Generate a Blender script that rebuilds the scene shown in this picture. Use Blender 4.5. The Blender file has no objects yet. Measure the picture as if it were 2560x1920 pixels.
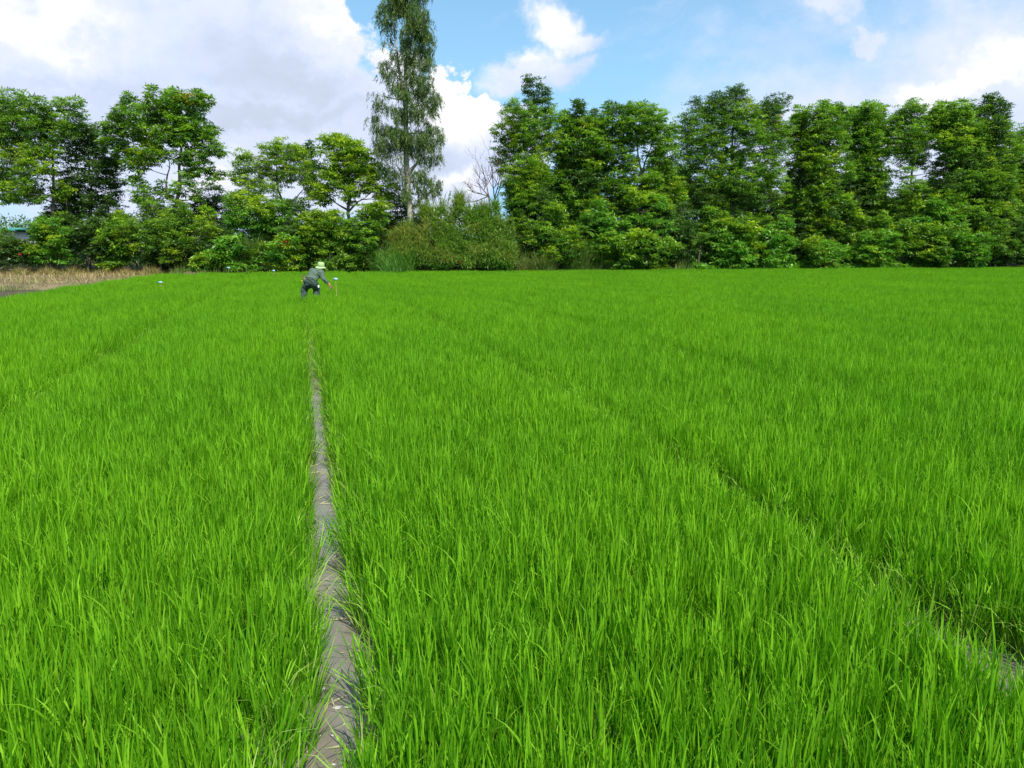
import bpy, math, random
import numpy as np
from mathutils import Vector
rng = np.random.default_rng(7); random.seed(7)
R = math.radians
sc = bpy.context.scene
# ------------------------------------------------------------------ camera
CH = 1.8; PITCH = R(10.43); FPX = 1863.0
cam = bpy.data.cameras.new('camera'); camo = bpy.data.objects.new('camera', cam)
sc.collection.objects.link(camo); sc.camera = camo
camo.location = (0, 0, CH); camo.rotation_euler = (R(90) - PITCH, 0, 0)
cam.sensor_width = 36; cam.lens = 36 * FPX / 2560; cam.clip_end = 5000; cam.clip_start = 0.05
SP, CP = math.sin(PITCH), math.cos(PITCH)
def ray(px, py):
    a = (px - 1280) / FPX; b = (960 - py) / FPX
    return np.array([a, CP + b * SP, -SP + b * CP])
def at(px, py, Y):
    d = ray(px, py); t = Y / d[1]
    return np.array([d[0] * t, Y, CH + d[2] * t])
def gnd(px, py, z=0.0):
    d = ray(px, py); t = (z - CH) / d[2]
    return np.array([d[0] * t, d[1] * t, z])
# ------------------------------------------------------------------ light
SUN_EL, SUN_AZ = R(51), R(152)        # azimuth clockwise from +Y: behind the camera, to the right
sd = Vector((math.sin(SUN_AZ) * math.cos(SUN_EL), math.cos(SUN_AZ) * math.cos(SUN_EL), math.sin(SUN_EL)))
sl = bpy.data.lights.new('sun', 'SUN'); sl.energy = 4.2; sl.angle = R(0.53); sl.color = (1, 0.95, 0.86)
so = bpy.data.objects.new('sun', sl); sc.collection.objects.link(so)
so.rotation_euler = sd.to_track_quat('Z', 'Y').to_euler()
sc.view_settings.view_transform = 'Standard'; sc.view_settings.look = 'None'
sc.view_settings.exposure = 0.72; sc.view_settings.gamma = 1
sc.cycles.max_bounces = 8; sc.cycles.transmission_bounces = 4; sc.cycles.diffuse_bounces = 4; sc.cycles.glossy_bounces = 2
sc.cycles.sample_clamp_indirect = 4

W = bpy.data.worlds.new('World'); sc.world = W; W.use_nodes = True
nt = W.node_tree; nt.nodes.clear()
class NB:
    def __init__(s, t): s.t = t
    def n(s, typ, **k):
        x = s.t.nodes.new(typ)
        for a, b in k.items(): setattr(x, a, b)
        return x
    def put(s, sock, v):
        if hasattr(v, 'is_output'): s.t.links.new(v, sock)
        elif v is not None: sock.default_value = v
    def m(s, op, a, b=None, c=None, clamp=False):
        x = s.n('ShaderNodeMath', operation=op); x.use_clamp = clamp
        for i, v in enumerate((a, b, c)):
            if v is not None: s.put(x.inputs[i], v)
        return x.outputs[0]
    def v(s, op, a, b=None):
        x = s.n('ShaderNodeVectorMath', operation=op)
        s.put(x.inputs[0], a)
        if b is not None: s.put(x.inputs[1], b)
        return x.outputs['Value'] if op in ('LENGTH', 'DOT_PRODUCT') else x.outputs[0]
    def noise(s, vec, scale, detail=4, rough=0.5, out='Fac'):
        x = s.n('ShaderNodeTexNoise'); s.put(x.inputs['Vector'], vec)
        x.inputs['Scale'].default_value = scale; x.inputs['Detail'].default_value = detail
        x.inputs['Roughness'].default_value = rough
        return x.outputs[out]
    def sm(s, v, a, b, lo=0.0, hi=1.0):
        x = s.n('ShaderNodeMapRange', interpolation_type='SMOOTHSTEP')
        s.put(x.inputs[0], v); x.inputs[1].default_value = a; x.inputs[2].default_value = b
        x.inputs[3].default_value = lo; x.inputs[4].default_value = hi
        return x.outputs[0]
    def mix(s, f, a, b, blend='MIX'):
        x = s.n('ShaderNodeMix', data_type='RGBA', blend_type=blend)
        s.put(x.inputs[0], f); s.put(x.inputs[6], a); s.put(x.inputs[7], b)
        return x.outputs[2]
    def ramp(s, f, stops):
        x = s.n('ShaderNodeValToRGB'); s.put(x.inputs[0], f)
        e = x.color_ramp.elements
        while len(e) < len(stops): e.new(0.5)
        for k, (p, c) in enumerate(stops): e[k].position = p; e[k].color = (*c, 1)
        return x.outputs[0]
b = NB(nt)
d = b.n('ShaderNodeTexCoord').outputs['Generated']
sky = b.n('ShaderNodeTexSky', sky_type='NISHITA'); sky.sun_disc = False
sky.sun_elevation = SUN_EL; sky.sun_rotation = SUN_AZ; sky.air_density = 1.0; sky.dust_density = 0.6; sky.ozone_density = 1.6
wn = b.noise(d, 5.0, 6, 0.6, 'Color')
wn2 = b.noise(d, 18.0, 6, 0.65, 'Color')
off = b.v('MULTIPLY', b.v('SUBTRACT', wn, (0.5, 0.5, 0.5)), (0.16, 0.16, 0.16))
off2 = b.v('MULTIPLY', b.v('SUBTRACT', wn2, (0.5, 0.5, 0.5)), (0.07, 0.07, 0.07))
dd = b.v('ADD', d, b.v('ADD', off, off2))
def blob(px, py, rx, ry, src):
    c = ray(px * 1.157, py * 1.157); c = c / np.linalg.norm(c)
    k = 1912.0   # about 2212-space pixels per unit direction, corrected below
    k = 1611.0 / np.linalg.norm(ray(px * 1.157, py * 1.157))
    s = (k / rx, k / max(rx, ry), k / ry)
    l = b.v('LENGTH', b.v('MULTIPLY', b.v('SUBTRACT', src, tuple(c)), s))
    return b.m('SUBTRACT', 1.0, l)
def union(lst, src):
    o = None
    for p in lst:
        m = blob(*p, src)
        o = m if o is None else b.m('SMOOTH_MAX', o, m, 0.25)
    return o
crisp = union([(965, 215, 62, 80), (1030, 265, 85, 68), (868, 155, 50, 62), (1110, 320, 100, 80), (600, 90, 185, 120), (740, 340, 330, 150), (745, 50, 45, 50), (940, 390, 190, 150)], dd)
soft = union([(90, 120, 400, 220), (400, 330, 520, 180), (1185, 32, 60, 54), (1245, 80, 58, 38), (1150, 165, 95, 40), (1240, 160, 60, 44),
              (1800, 22, 68, 42), (1860, 65, 45, 18), (2110, 310, 500, 235), (2240, 180, 240, 140), (1860, 310, 340, 110)], dd)
fb = b.noise(b.v('MULTIPLY', d, (1, 1, 1.7)), 7.0, 8, 0.6)
fbc = b.m('SUBTRACT', fb, 0.5)
cden = b.m('MULTIPLY_ADD', fbc, 0.7, crisp)
sden = b.m('MULTIPLY_ADD', fbc, 1.3, soft)
ca = b.sm(cden, 0.02, 0.14)
sa = b.sm(sden, -0.15, 0.62, 0, 0.97)
# thin streaks of high cloud over the blue
st = b.noise(b.v('MULTIPLY', b.v('ADD', d, off), (1.0, 1.0, 5.5)), 2.6, 6, 0.6)
ta = b.sm(st, 0.42, 0.72, 0.0, 0.5)
# everything outside the part of the sky measured: broken cloud
gen = b.sm(b.noise(d, 2.2, 8, 0.58), 0.44, 0.62)
back = b.sm(b.n('ShaderNodeSeparateXYZ').outputs[1], 0.35, 0.6, 1, 0)
sep = [x for x in nt.nodes if x.type == 'SEPXYZ'][0]; nt.links.new(d, sep.inputs[0])
ga = b.m('MULTIPLY', gen, back)
alpha = b.m('MAXIMUM', b.m('MAXIMUM', ca, sa), b.m('MAXIMUM', ta, ga))
# cloud colour: white billows, grey-lavender bases
white = union([(60, 60, 140, 60), (960, 200, 110, 100), (1020, 230, 90, 80), (860, 120, 70, 80), (770, 40, 130, 90), (2190, 110, 80, 35), (2060, 170, 90, 22), (500, 370, 70, 40), (1010, 390, 70, 30), (1170, 60, 90, 70)], dd)
grey = union([(570, 140, 190, 85), (640, 185, 160, 45), (930, 320, 190, 60), (120, 160, 220, 60), (520, 250, 400, 35)], dd)
wv = b.m('MULTIPLY_ADD', fbc, 1.0, white, clamp=False)
shade = b.m('ADD', b.sm(wv, -0.3, 1.1, 0, 0.85), b.m('MULTIPLY', fbc, 0.95))
shade = b.m('SUBTRACT', b.m('ADD', shade, 0.50), b.sm(grey, -0.1, 0.8, 0, 0.28), clamp=True)
ccol = b.ramp(shade, [(0.0, (0.34, 0.39, 0.45)), (0.25, (0.40, 0.45, 0.57)), (0.5, (0.47, 0.52, 0.67)), (0.75, (0.53, 0.56, 0.64)), (1.0, (0.63, 0.64, 0.66))])
skyc = b.mix(1.0, sky.outputs[0], (0.72, 1.08, 1.16, 1), 'MULTIPLY')
zz = b.n('ShaderNodeSeparateXYZ'); nt.links.new(d, zz.inputs[0])
skyc = b.mix(b.sm(zz.outputs[2], 0.0, 0.42, 0.95, 0.35), skyc, (3.6, 6.5, 9.6, 1))
bg1 = b.n('ShaderNodeBackground'); b.put(bg1.inputs[0], skyc); bg1.inputs[1].default_value = 0.075
bg2 = b.n('ShaderNodeBackground'); b.put(bg2.inputs[0], ccol); bg2.inputs[1].default_value = 1.0
mx = b.n('ShaderNodeMixShader'); b.put(mx.inputs[0], alpha); b.put(mx.inputs[1], bg1.outputs[0]); b.put(mx.inputs[2], bg2.outputs[0])
wo = b.n('ShaderNodeOutputWorld'); b.put(wo.inputs[0], mx.outputs[0])

# ------------------------------------------------------------------ helpers
def tag(o, label=None, cat=None, group=None, kind=None):
    if label: o['label'] = label
    if cat: o['category'] = cat
    if group: o['group'] = group
    if kind: o['kind'] = kind
    return o
def empty(name, loc, **k):
    o = bpy.data.objects.new(name, None); o.location = loc; o.empty_display_size = 0.3
    sc.collection.objects.link(o); return tag(o, **k)
def link(name, me, mat, parent=None, link_=True):
    o = bpy.data.objects.new(name, me)
    if mat: me.materials.append(mat)
    if link_: sc.collection.objects.link(o)
    if parent is not None:
        o.parent = parent
        if parent.type == 'EMPTY' or True:
            o.matrix_parent_inverse = parent_matrix(parent).inverted()
    return o
def parent_matrix(p):
    from mathutils import Matrix
    m = Matrix.Translation(p.location) @ p.rotation_euler.to_matrix().to_4x4()
    return m
def npmesh(name, V, F, col=None, smooth=False):
    V = np.asarray(V, dtype=np.float32).reshape(-1, 3); F = np.asarray(F, dtype=np.int32)
    me = bpy.data.meshes.new(name); k = F.shape[1]
    me.vertices.add(len(V)); me.vertices.foreach_set('co', V.ravel())
    me.loops.add(F.size); me.loops.foreach_set('vertex_index', F.ravel())
    me.polygons.add(len(F)); me.polygons.foreach_set('loop_start', np.arange(0, F.size, k, dtype=np.int32))
    if smooth: me.polygons.foreach_set('use_smooth', np.ones(len(F), dtype=bool))
    if col is not None:
        a = me.color_attributes.new('tint', 'FLOAT_COLOR', 'POINT')
        c = np.ones((len(V), 4), dtype=np.float32); c[:, :3] = col
        a.data.foreach_set('color', c.ravel())
    me.update(calc_edges=True)
    return me
def unit(v): return v / (np.linalg.norm(v, axis=-1, keepdims=True) + 1e-9)
class Acc:
    def __init__(s): s.V = []; s.F = []; s.C = []; s.n = 0
    def add(s, V, F, C=None):
        V = np.asarray(V).reshape(-1, 3); s.V.append(V); s.F.append(np.asarray(F) + s.n); s.n += len(V)
        if C is None: C = (1, 1, 1)
        s.C.append(np.broadcast_to(np.asarray(C, dtype=np.float32), (len(V), 3)))
    def mesh(s, name, smooth=False):
        return npmesh(name, np.concatenate(s.V), np.concatenate(s.F), np.concatenate(s.C), smooth)
    def leaves(s, P, D, L, Wd, C, fold=None):
        """rhombic leaves: base P, direction D, length L, width Wd, colour C (n,3)"""
        n = len(P); D = unit(D)
        side = unit(np.cross(D, unit(rng.normal(size=(n, 3)) * 0.75 + np.array([0, 0, 1.0]))))
        nr = np.cross(side, D)
        L = np.broadcast_to(L, (n,))[:, None]; Wd = np.broadcast_to(Wd, (n,))[:, None]
        mid = P + D * L * 0.45 + nr * L * 0.06
        V = np.stack([P, mid - side * Wd * 0.5, P + D * L - nr * L * 0.05, mid + side * Wd * 0.5], axis=1).reshape(-1, 3)
        F = np.arange(4 * n).reshape(n, 4)
        s.add(V, F, np.repeat(np.asarray(C), 4, axis=0))
    def tube(s, pts, rad, sides=6, C=(1, 1, 1)):
        pts = np.asarray(pts, float); rad = np.asarray(rad, float); n = len(pts)
        T = unit(np.gradient(pts, axis=0)); ref = np.array([0.31, 0.95, 0.1])
        A = unit(np.cross(T, ref)); B = np.cross(T, A)
        an = np.arange(sides) * 2 * math.pi / sides
        ring = pts[:, None] + rad[:, None, None] * (A[:, None] * np.cos(an)[None, :, None] + B[:, None] * np.sin(an)[None, :, None])
        F = []
        for i in range(n - 1):
            for j in range(sides):
                k = (j + 1) % sides
                F.append((i * sides + j, i * sides + k, (i + 1) * sides + k, (i + 1) * sides + j))
        s.add(ring.reshape(-1, 3), F, C)
    def ribbons(s, P, az, lean, bend, L, Wd, C, seg=4, tipc=None):
        """grass blades: base, azimuth, start lean, bend (radians along blade)"""
        n = len(P); q = np.zeros((n, seg + 1, 3)); a = lean.copy(); p = P.copy(); q[:, 0] = p
        h = np.stack([np.cos(az), np.sin(az), 0 * az], 1)
        up = np.array([0, 0, 1.0])
        for i in range(seg):
            dirv = h * np.sin(a)[:, None] + up * np.cos(a)[:, None]
            p = p + dirv * (L / seg)[:, None]; q[:, i + 1] = p
            a = a + bend / seg * (0.4 + 1.2 * i / seg)
        tw = az + math.pi / 2 + rng.normal(0, 0.5, n)
        side = np.stack([np.cos(tw), np.sin(tw), 0 * tw], 1)
        prof = np.interp(np.linspace(0, 1, seg + 1), [0, 0.3, 0.65, 1], [0.55, 1.0, 0.8, 0.04])
        w = Wd[:, None] * prof[None] * 0.5
        V = np.stack([q - side[:, None] * w[..., None], q + side[:, None] * w[..., None]], axis=2)
        idx = np.arange(n)[:, None] * (2 * (seg + 1)); F = []
        for i in range(seg):
            F.append(np.concatenate([idx + 2 * i, idx + 2 * i + 1, idx + 2 * i + 3, idx + 2 * i + 2], 1))
        s.add(V.reshape(-1, 3), np.concatenate(F), np.repeat(np.asarray(C), 2 * (seg + 1), axis=0))

def mat_new(name):
    m = bpy.data.materials.new(name); m.use_nodes = True; m.node_tree.nodes.clear(); return m, NB(m.node_tree)
def foliage(name, transl=0.35, tcol=(1.15, 1.25, 0.5), rough=0.45, spec=0.3, rnd=0.25, patch=None):
    m, b = mat_new(name)
    c = b.n('ShaderNodeVertexColor', layer_name='tint').outputs[0]
    r = b.n('ShaderNodeObjectInfo').outputs['Random']
    f = b.m('MULTIPLY_ADD', r, rnd, 1 - rnd / 2)
    c = b.mix(1.0, c, b.n('ShaderNodeCombineColor').outputs[0], 'MULTIPLY')
    cc = [x for x in b.t.nodes if x.type == 'COMBINE_COLOR'][0]
    for i in range(3): b.put(cc.inputs[i], f)
    if patch:
        pos = b.n('ShaderNodeNewGeometry').outputs['Position']
        pn = b.noise(b.v('MULTIPLY', pos, (1, 0.55, 1)), patch, 3, 0.55)
        c = b.mix(b.sm(pn, 0.3, 0.7), b.mix(1.0, c, (0.90, 0.94, 1.0, 1), 'MULTIPLY'), b.mix(1.0, c, (1.12, 1.06, 0.95, 1), 'MULTIPLY'))
    p = b.n('ShaderNodeBsdfPrincipled'); b.put(p.inputs['Base Color'], c)
    p.inputs['Roughness'].default_value = rough; p.inputs['Specular IOR Level'].default_value = spec
    t = b.n('ShaderNodeBsdfTranslucent'); b.put(t.inputs[0], b.mix(1.0, c, (*tcol, 1), 'MULTIPLY'))
    x = b.n('ShaderNodeMixShader'); x.inputs[0].default_value = transl
    b.put(x.inputs[1], p.outputs[0]); b.put(x.inputs[2], t.outputs[0])
    o = b.n('ShaderNodeOutputMaterial'); b.put(o.inputs[0], x.outputs[0])
    return m
def surf(name, c1, c2, scale=8, rough=0.85, bump=0.3, spec=0.3, stretch=(1, 1, 1), detail=6, coord='Object', tint=False, bscale=None):
    m, b = mat_new(name)
    v = b.n('ShaderNodeTexCoord').outputs[coord]; v = b.v('MULTIPLY', v, stretch)
    n = b.noise(v, scale, detail, 0.6)
    c = b.mix(b.sm(n, 0.3, 0.7), (*c1, 1), (*c2, 1))
    if tint: c = b.mix(1.0, c, b.n('ShaderNodeVertexColor', layer_name='tint').outputs[0], 'MULTIPLY')
    p = b.n('ShaderNodeBsdfPrincipled'); b.put(p.inputs['Base Color'], c)
    p.inputs['Roughness'].default_value = rough; p.inputs['Specular IOR Level'].default_value = spec
    bp = b.n('ShaderNodeBump'); bp.inputs['Strength'].default_value = bump; bp.inputs['Distance'].default_value = 0.02
    b.put(bp.inputs['Height'], b.noise(v, bscale or scale * 3, 6, 0.6)); b.put(p.inputs['Normal'], bp.outputs[0])
    o = b.n('ShaderNodeOutputMaterial'); b.put(o.inputs[0], p.outputs[0])
    return m
M_rice = foliage('rice_leaf', 0.46, (1.10, 1.30, 0.30), 0.55, 0.12, 0.22, patch=0.35)
M_leaf = foliage('tree_leaf', 0.40, (1.05, 1.3, 0.45), 0.42, 0.35, 0.0)
M_gras = foliage('wild_grass', 0.35, (1.1, 1.15, 0.5), 0.6, 0.2, 0.0)
M_straw = foliage('dry_straw', 0.25, (1.05, 1.0, 0.8), 0.7, 0.2, 0.0)
M_bark = surf('bark', (0.10, 0.085, 0.07), (0.20, 0.18, 0.15), 6, 0.9, 0.6, stretch=(1, 1, 0.3), tint=True)
M_gum = surf('pale_bark', (0.20, 0.18, 0.15), (0.42, 0.39, 0.34), 3, 0.8, 0.4, stretch=(2, 2, 0.5), tint=True)
M_ground = surf('soil', (0.11, 0.085, 0.05), (0.17, 0.14, 0.075), 1.2, 0.95, 0.5)
M_far = surf('far_ground', (0.05, 0.09, 0.02), (0.12, 0.12, 0.05), 0.05, 0.95, 0.1)

# muddy water
mw, b = mat_new('muddy_water')
v = b.n('ShaderNodeTexCoord').outputs['Object']
n1 = b.noise(v, 3.0, 6, 0.6); n2 = b.noise(v, 22, 6, 0.65)
c = b.mix(b.sm(n1, 0.3, 0.7), (0.135, 0.115, 0.098, 1), (0.195, 0.170, 0.150, 1))
c = b.mix(b.sm(n2, 0.62, 0.8, 0, 0.5), c, (0.12, 0.10, 0.05, 1))
p = b.n('ShaderNodeBsdfPrincipled'); b.put(p.inputs['Base Color'], c)
p.inputs['Roughness'].default_value = 0.10; p.inputs['Specular IOR Level'].default_value = 0.8; p.inputs['IOR'].default_value = 1.33
bp = b.n('ShaderNodeBump'); bp.inputs['Strength'].default_value = 0.25; bp.inputs['Distance'].default_value = 0.01
b.put(bp.inputs['Height'], b.noise(v, 14, 5, 0.6)); b.put(p.inputs['Normal'], bp.outputs[0])
o_ = b.n('ShaderNodeOutputMaterial'); b.put(o_.inputs[0], p.outputs[0])

# ------------------------------------------------------------------ setting: ground, water, banks
def sheet(name, poly, z, mat, kind='structure'):
    V = [(x, y, z) for x, y in poly]
    me = bpy.data.meshes.new(name); me.from_pydata(V, [], [tuple(range(len(V)))]); me.update()
    return tag(link(name, me, mat), kind=kind)
sheet('ground', [(-1500, -1500), (1500, -1500), (1500, 1500), (-1500, 1500)], -0.06, M_far)
# rice field outline: left edge, far edge (measured at the canopy, then on the ground)
E0 = gnd(0, 741, 0.40)[:2]; E1 = gnd(395, 683, 0.40)[:2]
lf = lambda y: E0[0] + (E1[0] - E0[0]) * (y - E0[1]) / (E1[1] - E0[1])     # left edge x at depth y
fe_ = np.array([gnd(px, py, 0.43) for px, py in [(300, 685), (620, 678.5), (900, 676.5), (1500, 673), (1970, 669.5), (2560, 666.5)]])
fx = np.r_[-40, fe_[:, 0], 45]; fy = np.r_[fe_[0, 1] - 1, fe_[:, 1], fe_[-1, 1] + 1]
yo = lambda px: float(np.interp(px, [1000, 1300, 1650, 2000, 2560], [0, 1.5, 3.8, 6.4, 8.4]))     # the row of trees runs back towards the right
far_edge = lambda x: np.interp(x, fx, fy)
water_poly = [(lf(-2) - 0.1, -2), (32, -2), (60, 40), (45, 54)] + [(x, far_edge(x) + 0.2) for x in (30, 20, 12, 4, -4, -12)] + [(lf(41.5), 41.5)]
sheet('water', water_poly, 0.0, mw)

def grid_sheet(name, x0, x1, y0, y1, nx, ny, zf, mat):
    xs = np.linspace(x0, x1, nx); ys = np.linspace(y0, y1, ny); X, Y = np.meshgrid(xs, ys)
    Z = zf(X, Y); V = np.stack([X, Y, Z], -1).reshape(-1, 3)
    i = np.arange(ny - 1)[:, None] * nx + np.arange(nx - 1)[None]
    F = np.stack([i, i + 1, i + nx + 1, i + nx], -1).reshape(-1, 4)
    return tag(link(name, npmesh(name, V, F, None, True), mat), kind='structure')
def bumps(X, Y, s=1.0, k=0):
    return (np.sin(X * 1.3 * s + k) * np.cos(Y * 1.1 * s + 2 * k) + 0.5 * np.sin(X * 3.1 * s + Y * 2.3 * s + k) + 0.3 * np.sin(X * 6.7 * s - Y * 5.1 * s))
# tree bank: a low bank of soil on which the trees stand
def bank_z(X, Y):
    e = np.maximum(far_edge(X) + 0.3, 46.2 * np.clip((-18.3 - X) / 0.8, 0, 1))
    return -0.05 + 0.55 * np.clip((Y - e) / 2.2, 0, 1) + 0.03 * bumps(X, Y)
grid_sheet('bank', -60, 70, 36, 75, 160, 90, lambda X, Y: np.where(Y < far_edge(X) + 0.25, -0.07, bank_z(X, Y)), M_ground)
def bz(x, y): return float(bank_z(np.array(x, float), np.array(y, float)))
# fallow plot at the left: dry, higher than the paddy, with a dark wet trench in front of it
M_fallow = surf('fallow_soil', (0.10, 0.080, 0.045), (0.19, 0.150, 0.085), 1.6, 0.95, 0.8)
def fallow_z(X, Y):
    d = (lf(Y) - 0.25) - X
    front = np.clip((Y - (32.2 + 0.10 * (X + 20))) / 0.5, 0, 1)
    return -0.045 + 0.265 * np.clip(d / 0.5, 0, 1) * front + 0.02 * bumps(X, Y, 1.6)
grid_sheet('field', -60, -12, 22, 49, 150, 90, fallow_z, M_fallow)
M_mud = surf('dark_wet_mud', (0.040, 0.032, 0.018), (0.085, 0.068, 0.038), 3, 0.85, 0.6)
sheet('ditch', [(-60, 22), (lf(22) + 0.1, 22), (lf(32.5) - 0.05, 32.5), (-60, 29.5)], -0.012, M_mud)
# earth path (bund) on which the photographer stands
grid_sheet('path', -12, 14, -2.2, 0.95, 80, 16, lambda X, Y: 0.02 + 0.2 * np.clip((0.95 - Y) / 0.5, 0, 1) + 0.012 * bumps(X, Y, 2), M_ground)

# ------------------------------------------------------------------ rice
def clump(seed, nb=34, hs=1.0, low=8, pale=0.0):
    global rng
    keep = rng; rng = np.random.default_rng(seed)
    a = Acc()
    def blades(n, r, hmin, hmax, lean, bend, w, c0, c1, z1=0.0):
        th = rng.uniform(0, 6.28, n); rr = r * np.sqrt(rng.uniform(0, 1, n))
        P = np.stack([rr * np.cos(th), rr * np.sin(th), -0.01 + rng.uniform(0, 1, n) * z1 * hs], 1)
        az = th + rng.normal(0, 0.9, n)
        k = rng.uniform(0, 1, n)[:, None]
        C = np.array(c0) * (1 - k) + np.array(c1) * k
        a.ribbons(P, az, np.abs(rng.normal(0, lean, n)), np.abs(rng.normal(bend, bend * 0.8, n)), rng.uniform(hmin, hmax, n) * hs, rng.uniform(*w, n), C)
    blades(nb + 6, 0.064, 0.10, 0.195, 0.20, 0.50, (0.0045, 0.0085), (0.050, 0.195, 0.004), (0.225, 0.490, 0.020), 0.27)
    blades(12, 0.05, 0.24, 0.37, 0.10, 0.30, (0.0045, 0.0080), (0.040, 0.170, 0.003), (0.120, 0.350, 0.008))
    # short side leaves part-way up the stems, paler than the main blades
    m_ = 9; th = rng.uniform(0, 6.28, m_); P = np.stack([0.055 * np.cos(th), 0.055 * np.sin(th), rng.uniform(0.06, 0.26, m_) * hs], 1)
    a.ribbons(P, th + rng.normal(0, 1, m_), rng.uniform(0.3, 1.1, m_), rng.uniform(0.2, 1.2, m_), rng.uniform(0.05, 0.11, m_), rng.uniform(0.004, 0.007, m_),
              np.array([0.11, 0.33, 0.008]) + rng.uniform(0, 1, (m_, 1)) * np.array([0.17, 0.20, 0.025]), 3)
    blades(low, 0.06, 0.12, 0.30, 0.35, 0.9, (0.004, 0.007), (0.20, 0.38, 0.03), (0.34, 0.48, 0.09))
    if pale: blades(5, 0.05, 0.25, 0.42, 0.45, 1.4, (0.006, 0.009), (0.28, 0.48, 0.07), (0.42, 0.56, 0.14))
    rng = keep
    o = link('rice_clump', a.mesh('rice_clump'), M_rice, link_=False)
    return o
protos = bpy.data.collections.new('rice_clumps')
for i in range(8): protos.objects.link(clump(100 + i))
for i in range(3): protos.objects.link(clump(200 + i, 18, 0.92, 8, 1))

def scatter(name, P, rot, scl, idx, coll, **k):
    me = bpy.data.meshes.new(name); me.vertices.add(len(P)); me.vertices.foreach_set('co', P.astype(np.float32).ravel())
    for nm, arr in (('rot', rot), ('scl', scl)):
        a = me.attributes.new(nm, 'FLOAT_VECTOR', 'POINT'); a.data.foreach_set('vector', arr.astype(np.float32).ravel())
    a = me.attributes.new('idx', 'INT', 'POINT'); a.data.foreach_set('value', idx.astype(np.int32))
    o = bpy.data.objects.new(name, me); sc.collection.objects.link(o); tag(o, **k)
    g = bpy.data.node_groups.new(name + '_scatter', 'GeometryNodeTree')
    g.interface.new_socket('Geometry', in_out='INPUT', socket_type='NodeSocketGeometry')
    g.interface.new_socket('Geometry', in_out='OUTPUT', socket_type='NodeSocketGeometry')
    N = g.nodes.new; L = g.links.new
    gi = N('NodeGroupInput'); go = N('NodeGroupOutput')
    ci = N('GeometryNodeCollectionInfo'); ci.inputs['Collection'].default_value = coll
    ci.inputs['Separate Children'].default_value = True; ci.inputs['Reset Children'].default_value = True
    ip = N('GeometryNodeInstanceOnPoints'); ip.inputs['Pick Instance'].default_value = True
    def att(n, t): x = N('GeometryNodeInputNamedAttribute'); x.data_type = t; x.inputs[0].default_value = n; return x.outputs[0]
    L(gi.outputs[0], ip.inputs['Points']); L(ci.outputs[0], ip.inputs['Instance'])
    L(att('idx', 'INT'), ip.inputs['Instance Index'])
    er = N('FunctionNodeEulerToRotation'); L(att('rot', 'FLOAT_VECTOR'), er.inputs[0]); L(er.outputs[0], ip.inputs['Rotation'])
    L(att('scl', 'FLOAT_VECTOR'), ip.inputs['Scale']); L(ip.outputs[0], go.inputs[0])
    md = o.modifiers.new('scatter', 'NODES'); md.node_group = g
    return o
# walking alleys between the sown strips (centre line x at depth y, half width)
al0 = np.array([gnd(839, 1898), gnd(833, 1620), gnd(822, 1389), gnd(803, 1157), gnd(790, 984, 0.1), gnd(779, 868, 0.2), gnd(760, 741, 0.4)])
yy = np.concatenate([[-2], al0[:, 1], [46]])
xx = np.concatenate([[al0[0, 0] + 0.05], al0[:, 0] + np.array([0.015, 0.015, 0.005, 0, 0, 0, 0]), [al0[-1, 0] + (al0[-1, 0] - al0[-3, 0]) / (al0[-1, 1] - al0[-3, 1]) * (46 - al0[-1, 1])]])
c0 = lambda y: np.interp(y, yy, xx)
slope = (xx[-2] - xx[3]) / (yy[-2] - yy[3])
wob = lambda y, k: 0.02 * np.sin(y * 0.9 + k) + 0.015 * np.sin(y * 2.3 + 2 * k)
Rg = gnd(2500, 1730); Lg = gnd(0, 1075, 0.15)
cR = lambda y: Rg[0] + slope * (y - Rg[1]) + wob(y, 1)
cL = lambda y: Lg[0] + slope * (y - Lg[1]) + wob(y, 2)
spR = Rg[0] - c0(Rg[1]); spL = Lg[0] - c0(Lg[1])
print('alley spacing', spR, spL, 'E', E0, E1, 'slope', slope)
ALLEYS = [(c0, lambda y: np.interp(y, [0, 2, 3.2, 5, 8, 12, 15, 18.6, 19.6, 46], [0.125, 0.12, 0.12, 0.12, 0.12, 0.11, 0.10, 0.085, 0.0, 0])),
          (cR, lambda y: 0.075 + 0.20 * np.exp(-((y - Rg[1] - 0.05) / 0.55) ** 2) + 0.012 * np.sin(y * 1.7)),
          (cL, lambda y: 0.095 + 0.06 * np.exp(-((y - 11) / 1.2) ** 2) + 0.04 * np.sin(y * 1.3)),
          (lambda y: cR(y) + spR + wob(y, 3), lambda y: 0.05 + 0.05 * np.sin(y * 0.8)),
          (lambda y: cL(y) + spL + wob(y, 4), lambda y: 0.03 + 0.05 * np.sin(y * 0.7 + 1))]
S = 0.092
xs = np.arange(-36, 44, S); ys = np.arange(1.0, 55, S); X, Y = np.meshgrid(xs, ys)
X = X + rng.uniform(-0.5, 0.5, X.shape) * S * 1.5; Y = Y + rng.uniform(-0.5, 0.5, Y.shape) * S * 1.5
X = X.ravel(); Y = Y.ravel()
# the field reaches past the frame on both sides by a few metres
ok = (np.abs(X) < 0.72 * Y + 2.5) & (X > lf(Y)) & (Y < far_edge(X) - 0.1 + 0.15 * np.sin(X * 3))
near = np.full(X.shape, 9.0); pull = np.zeros(X.shape)
for c, hw in ALLEYS:
    dx = c(Y) - X; dist = np.abs(dx) - hw(Y) - 0.03 * np.sin(Y * 21 + X)
    ok &= dist > 0
    m = dist < near; near = np.where(m, dist, near); pull = np.where(m, np.sign(dx), pull)
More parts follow.
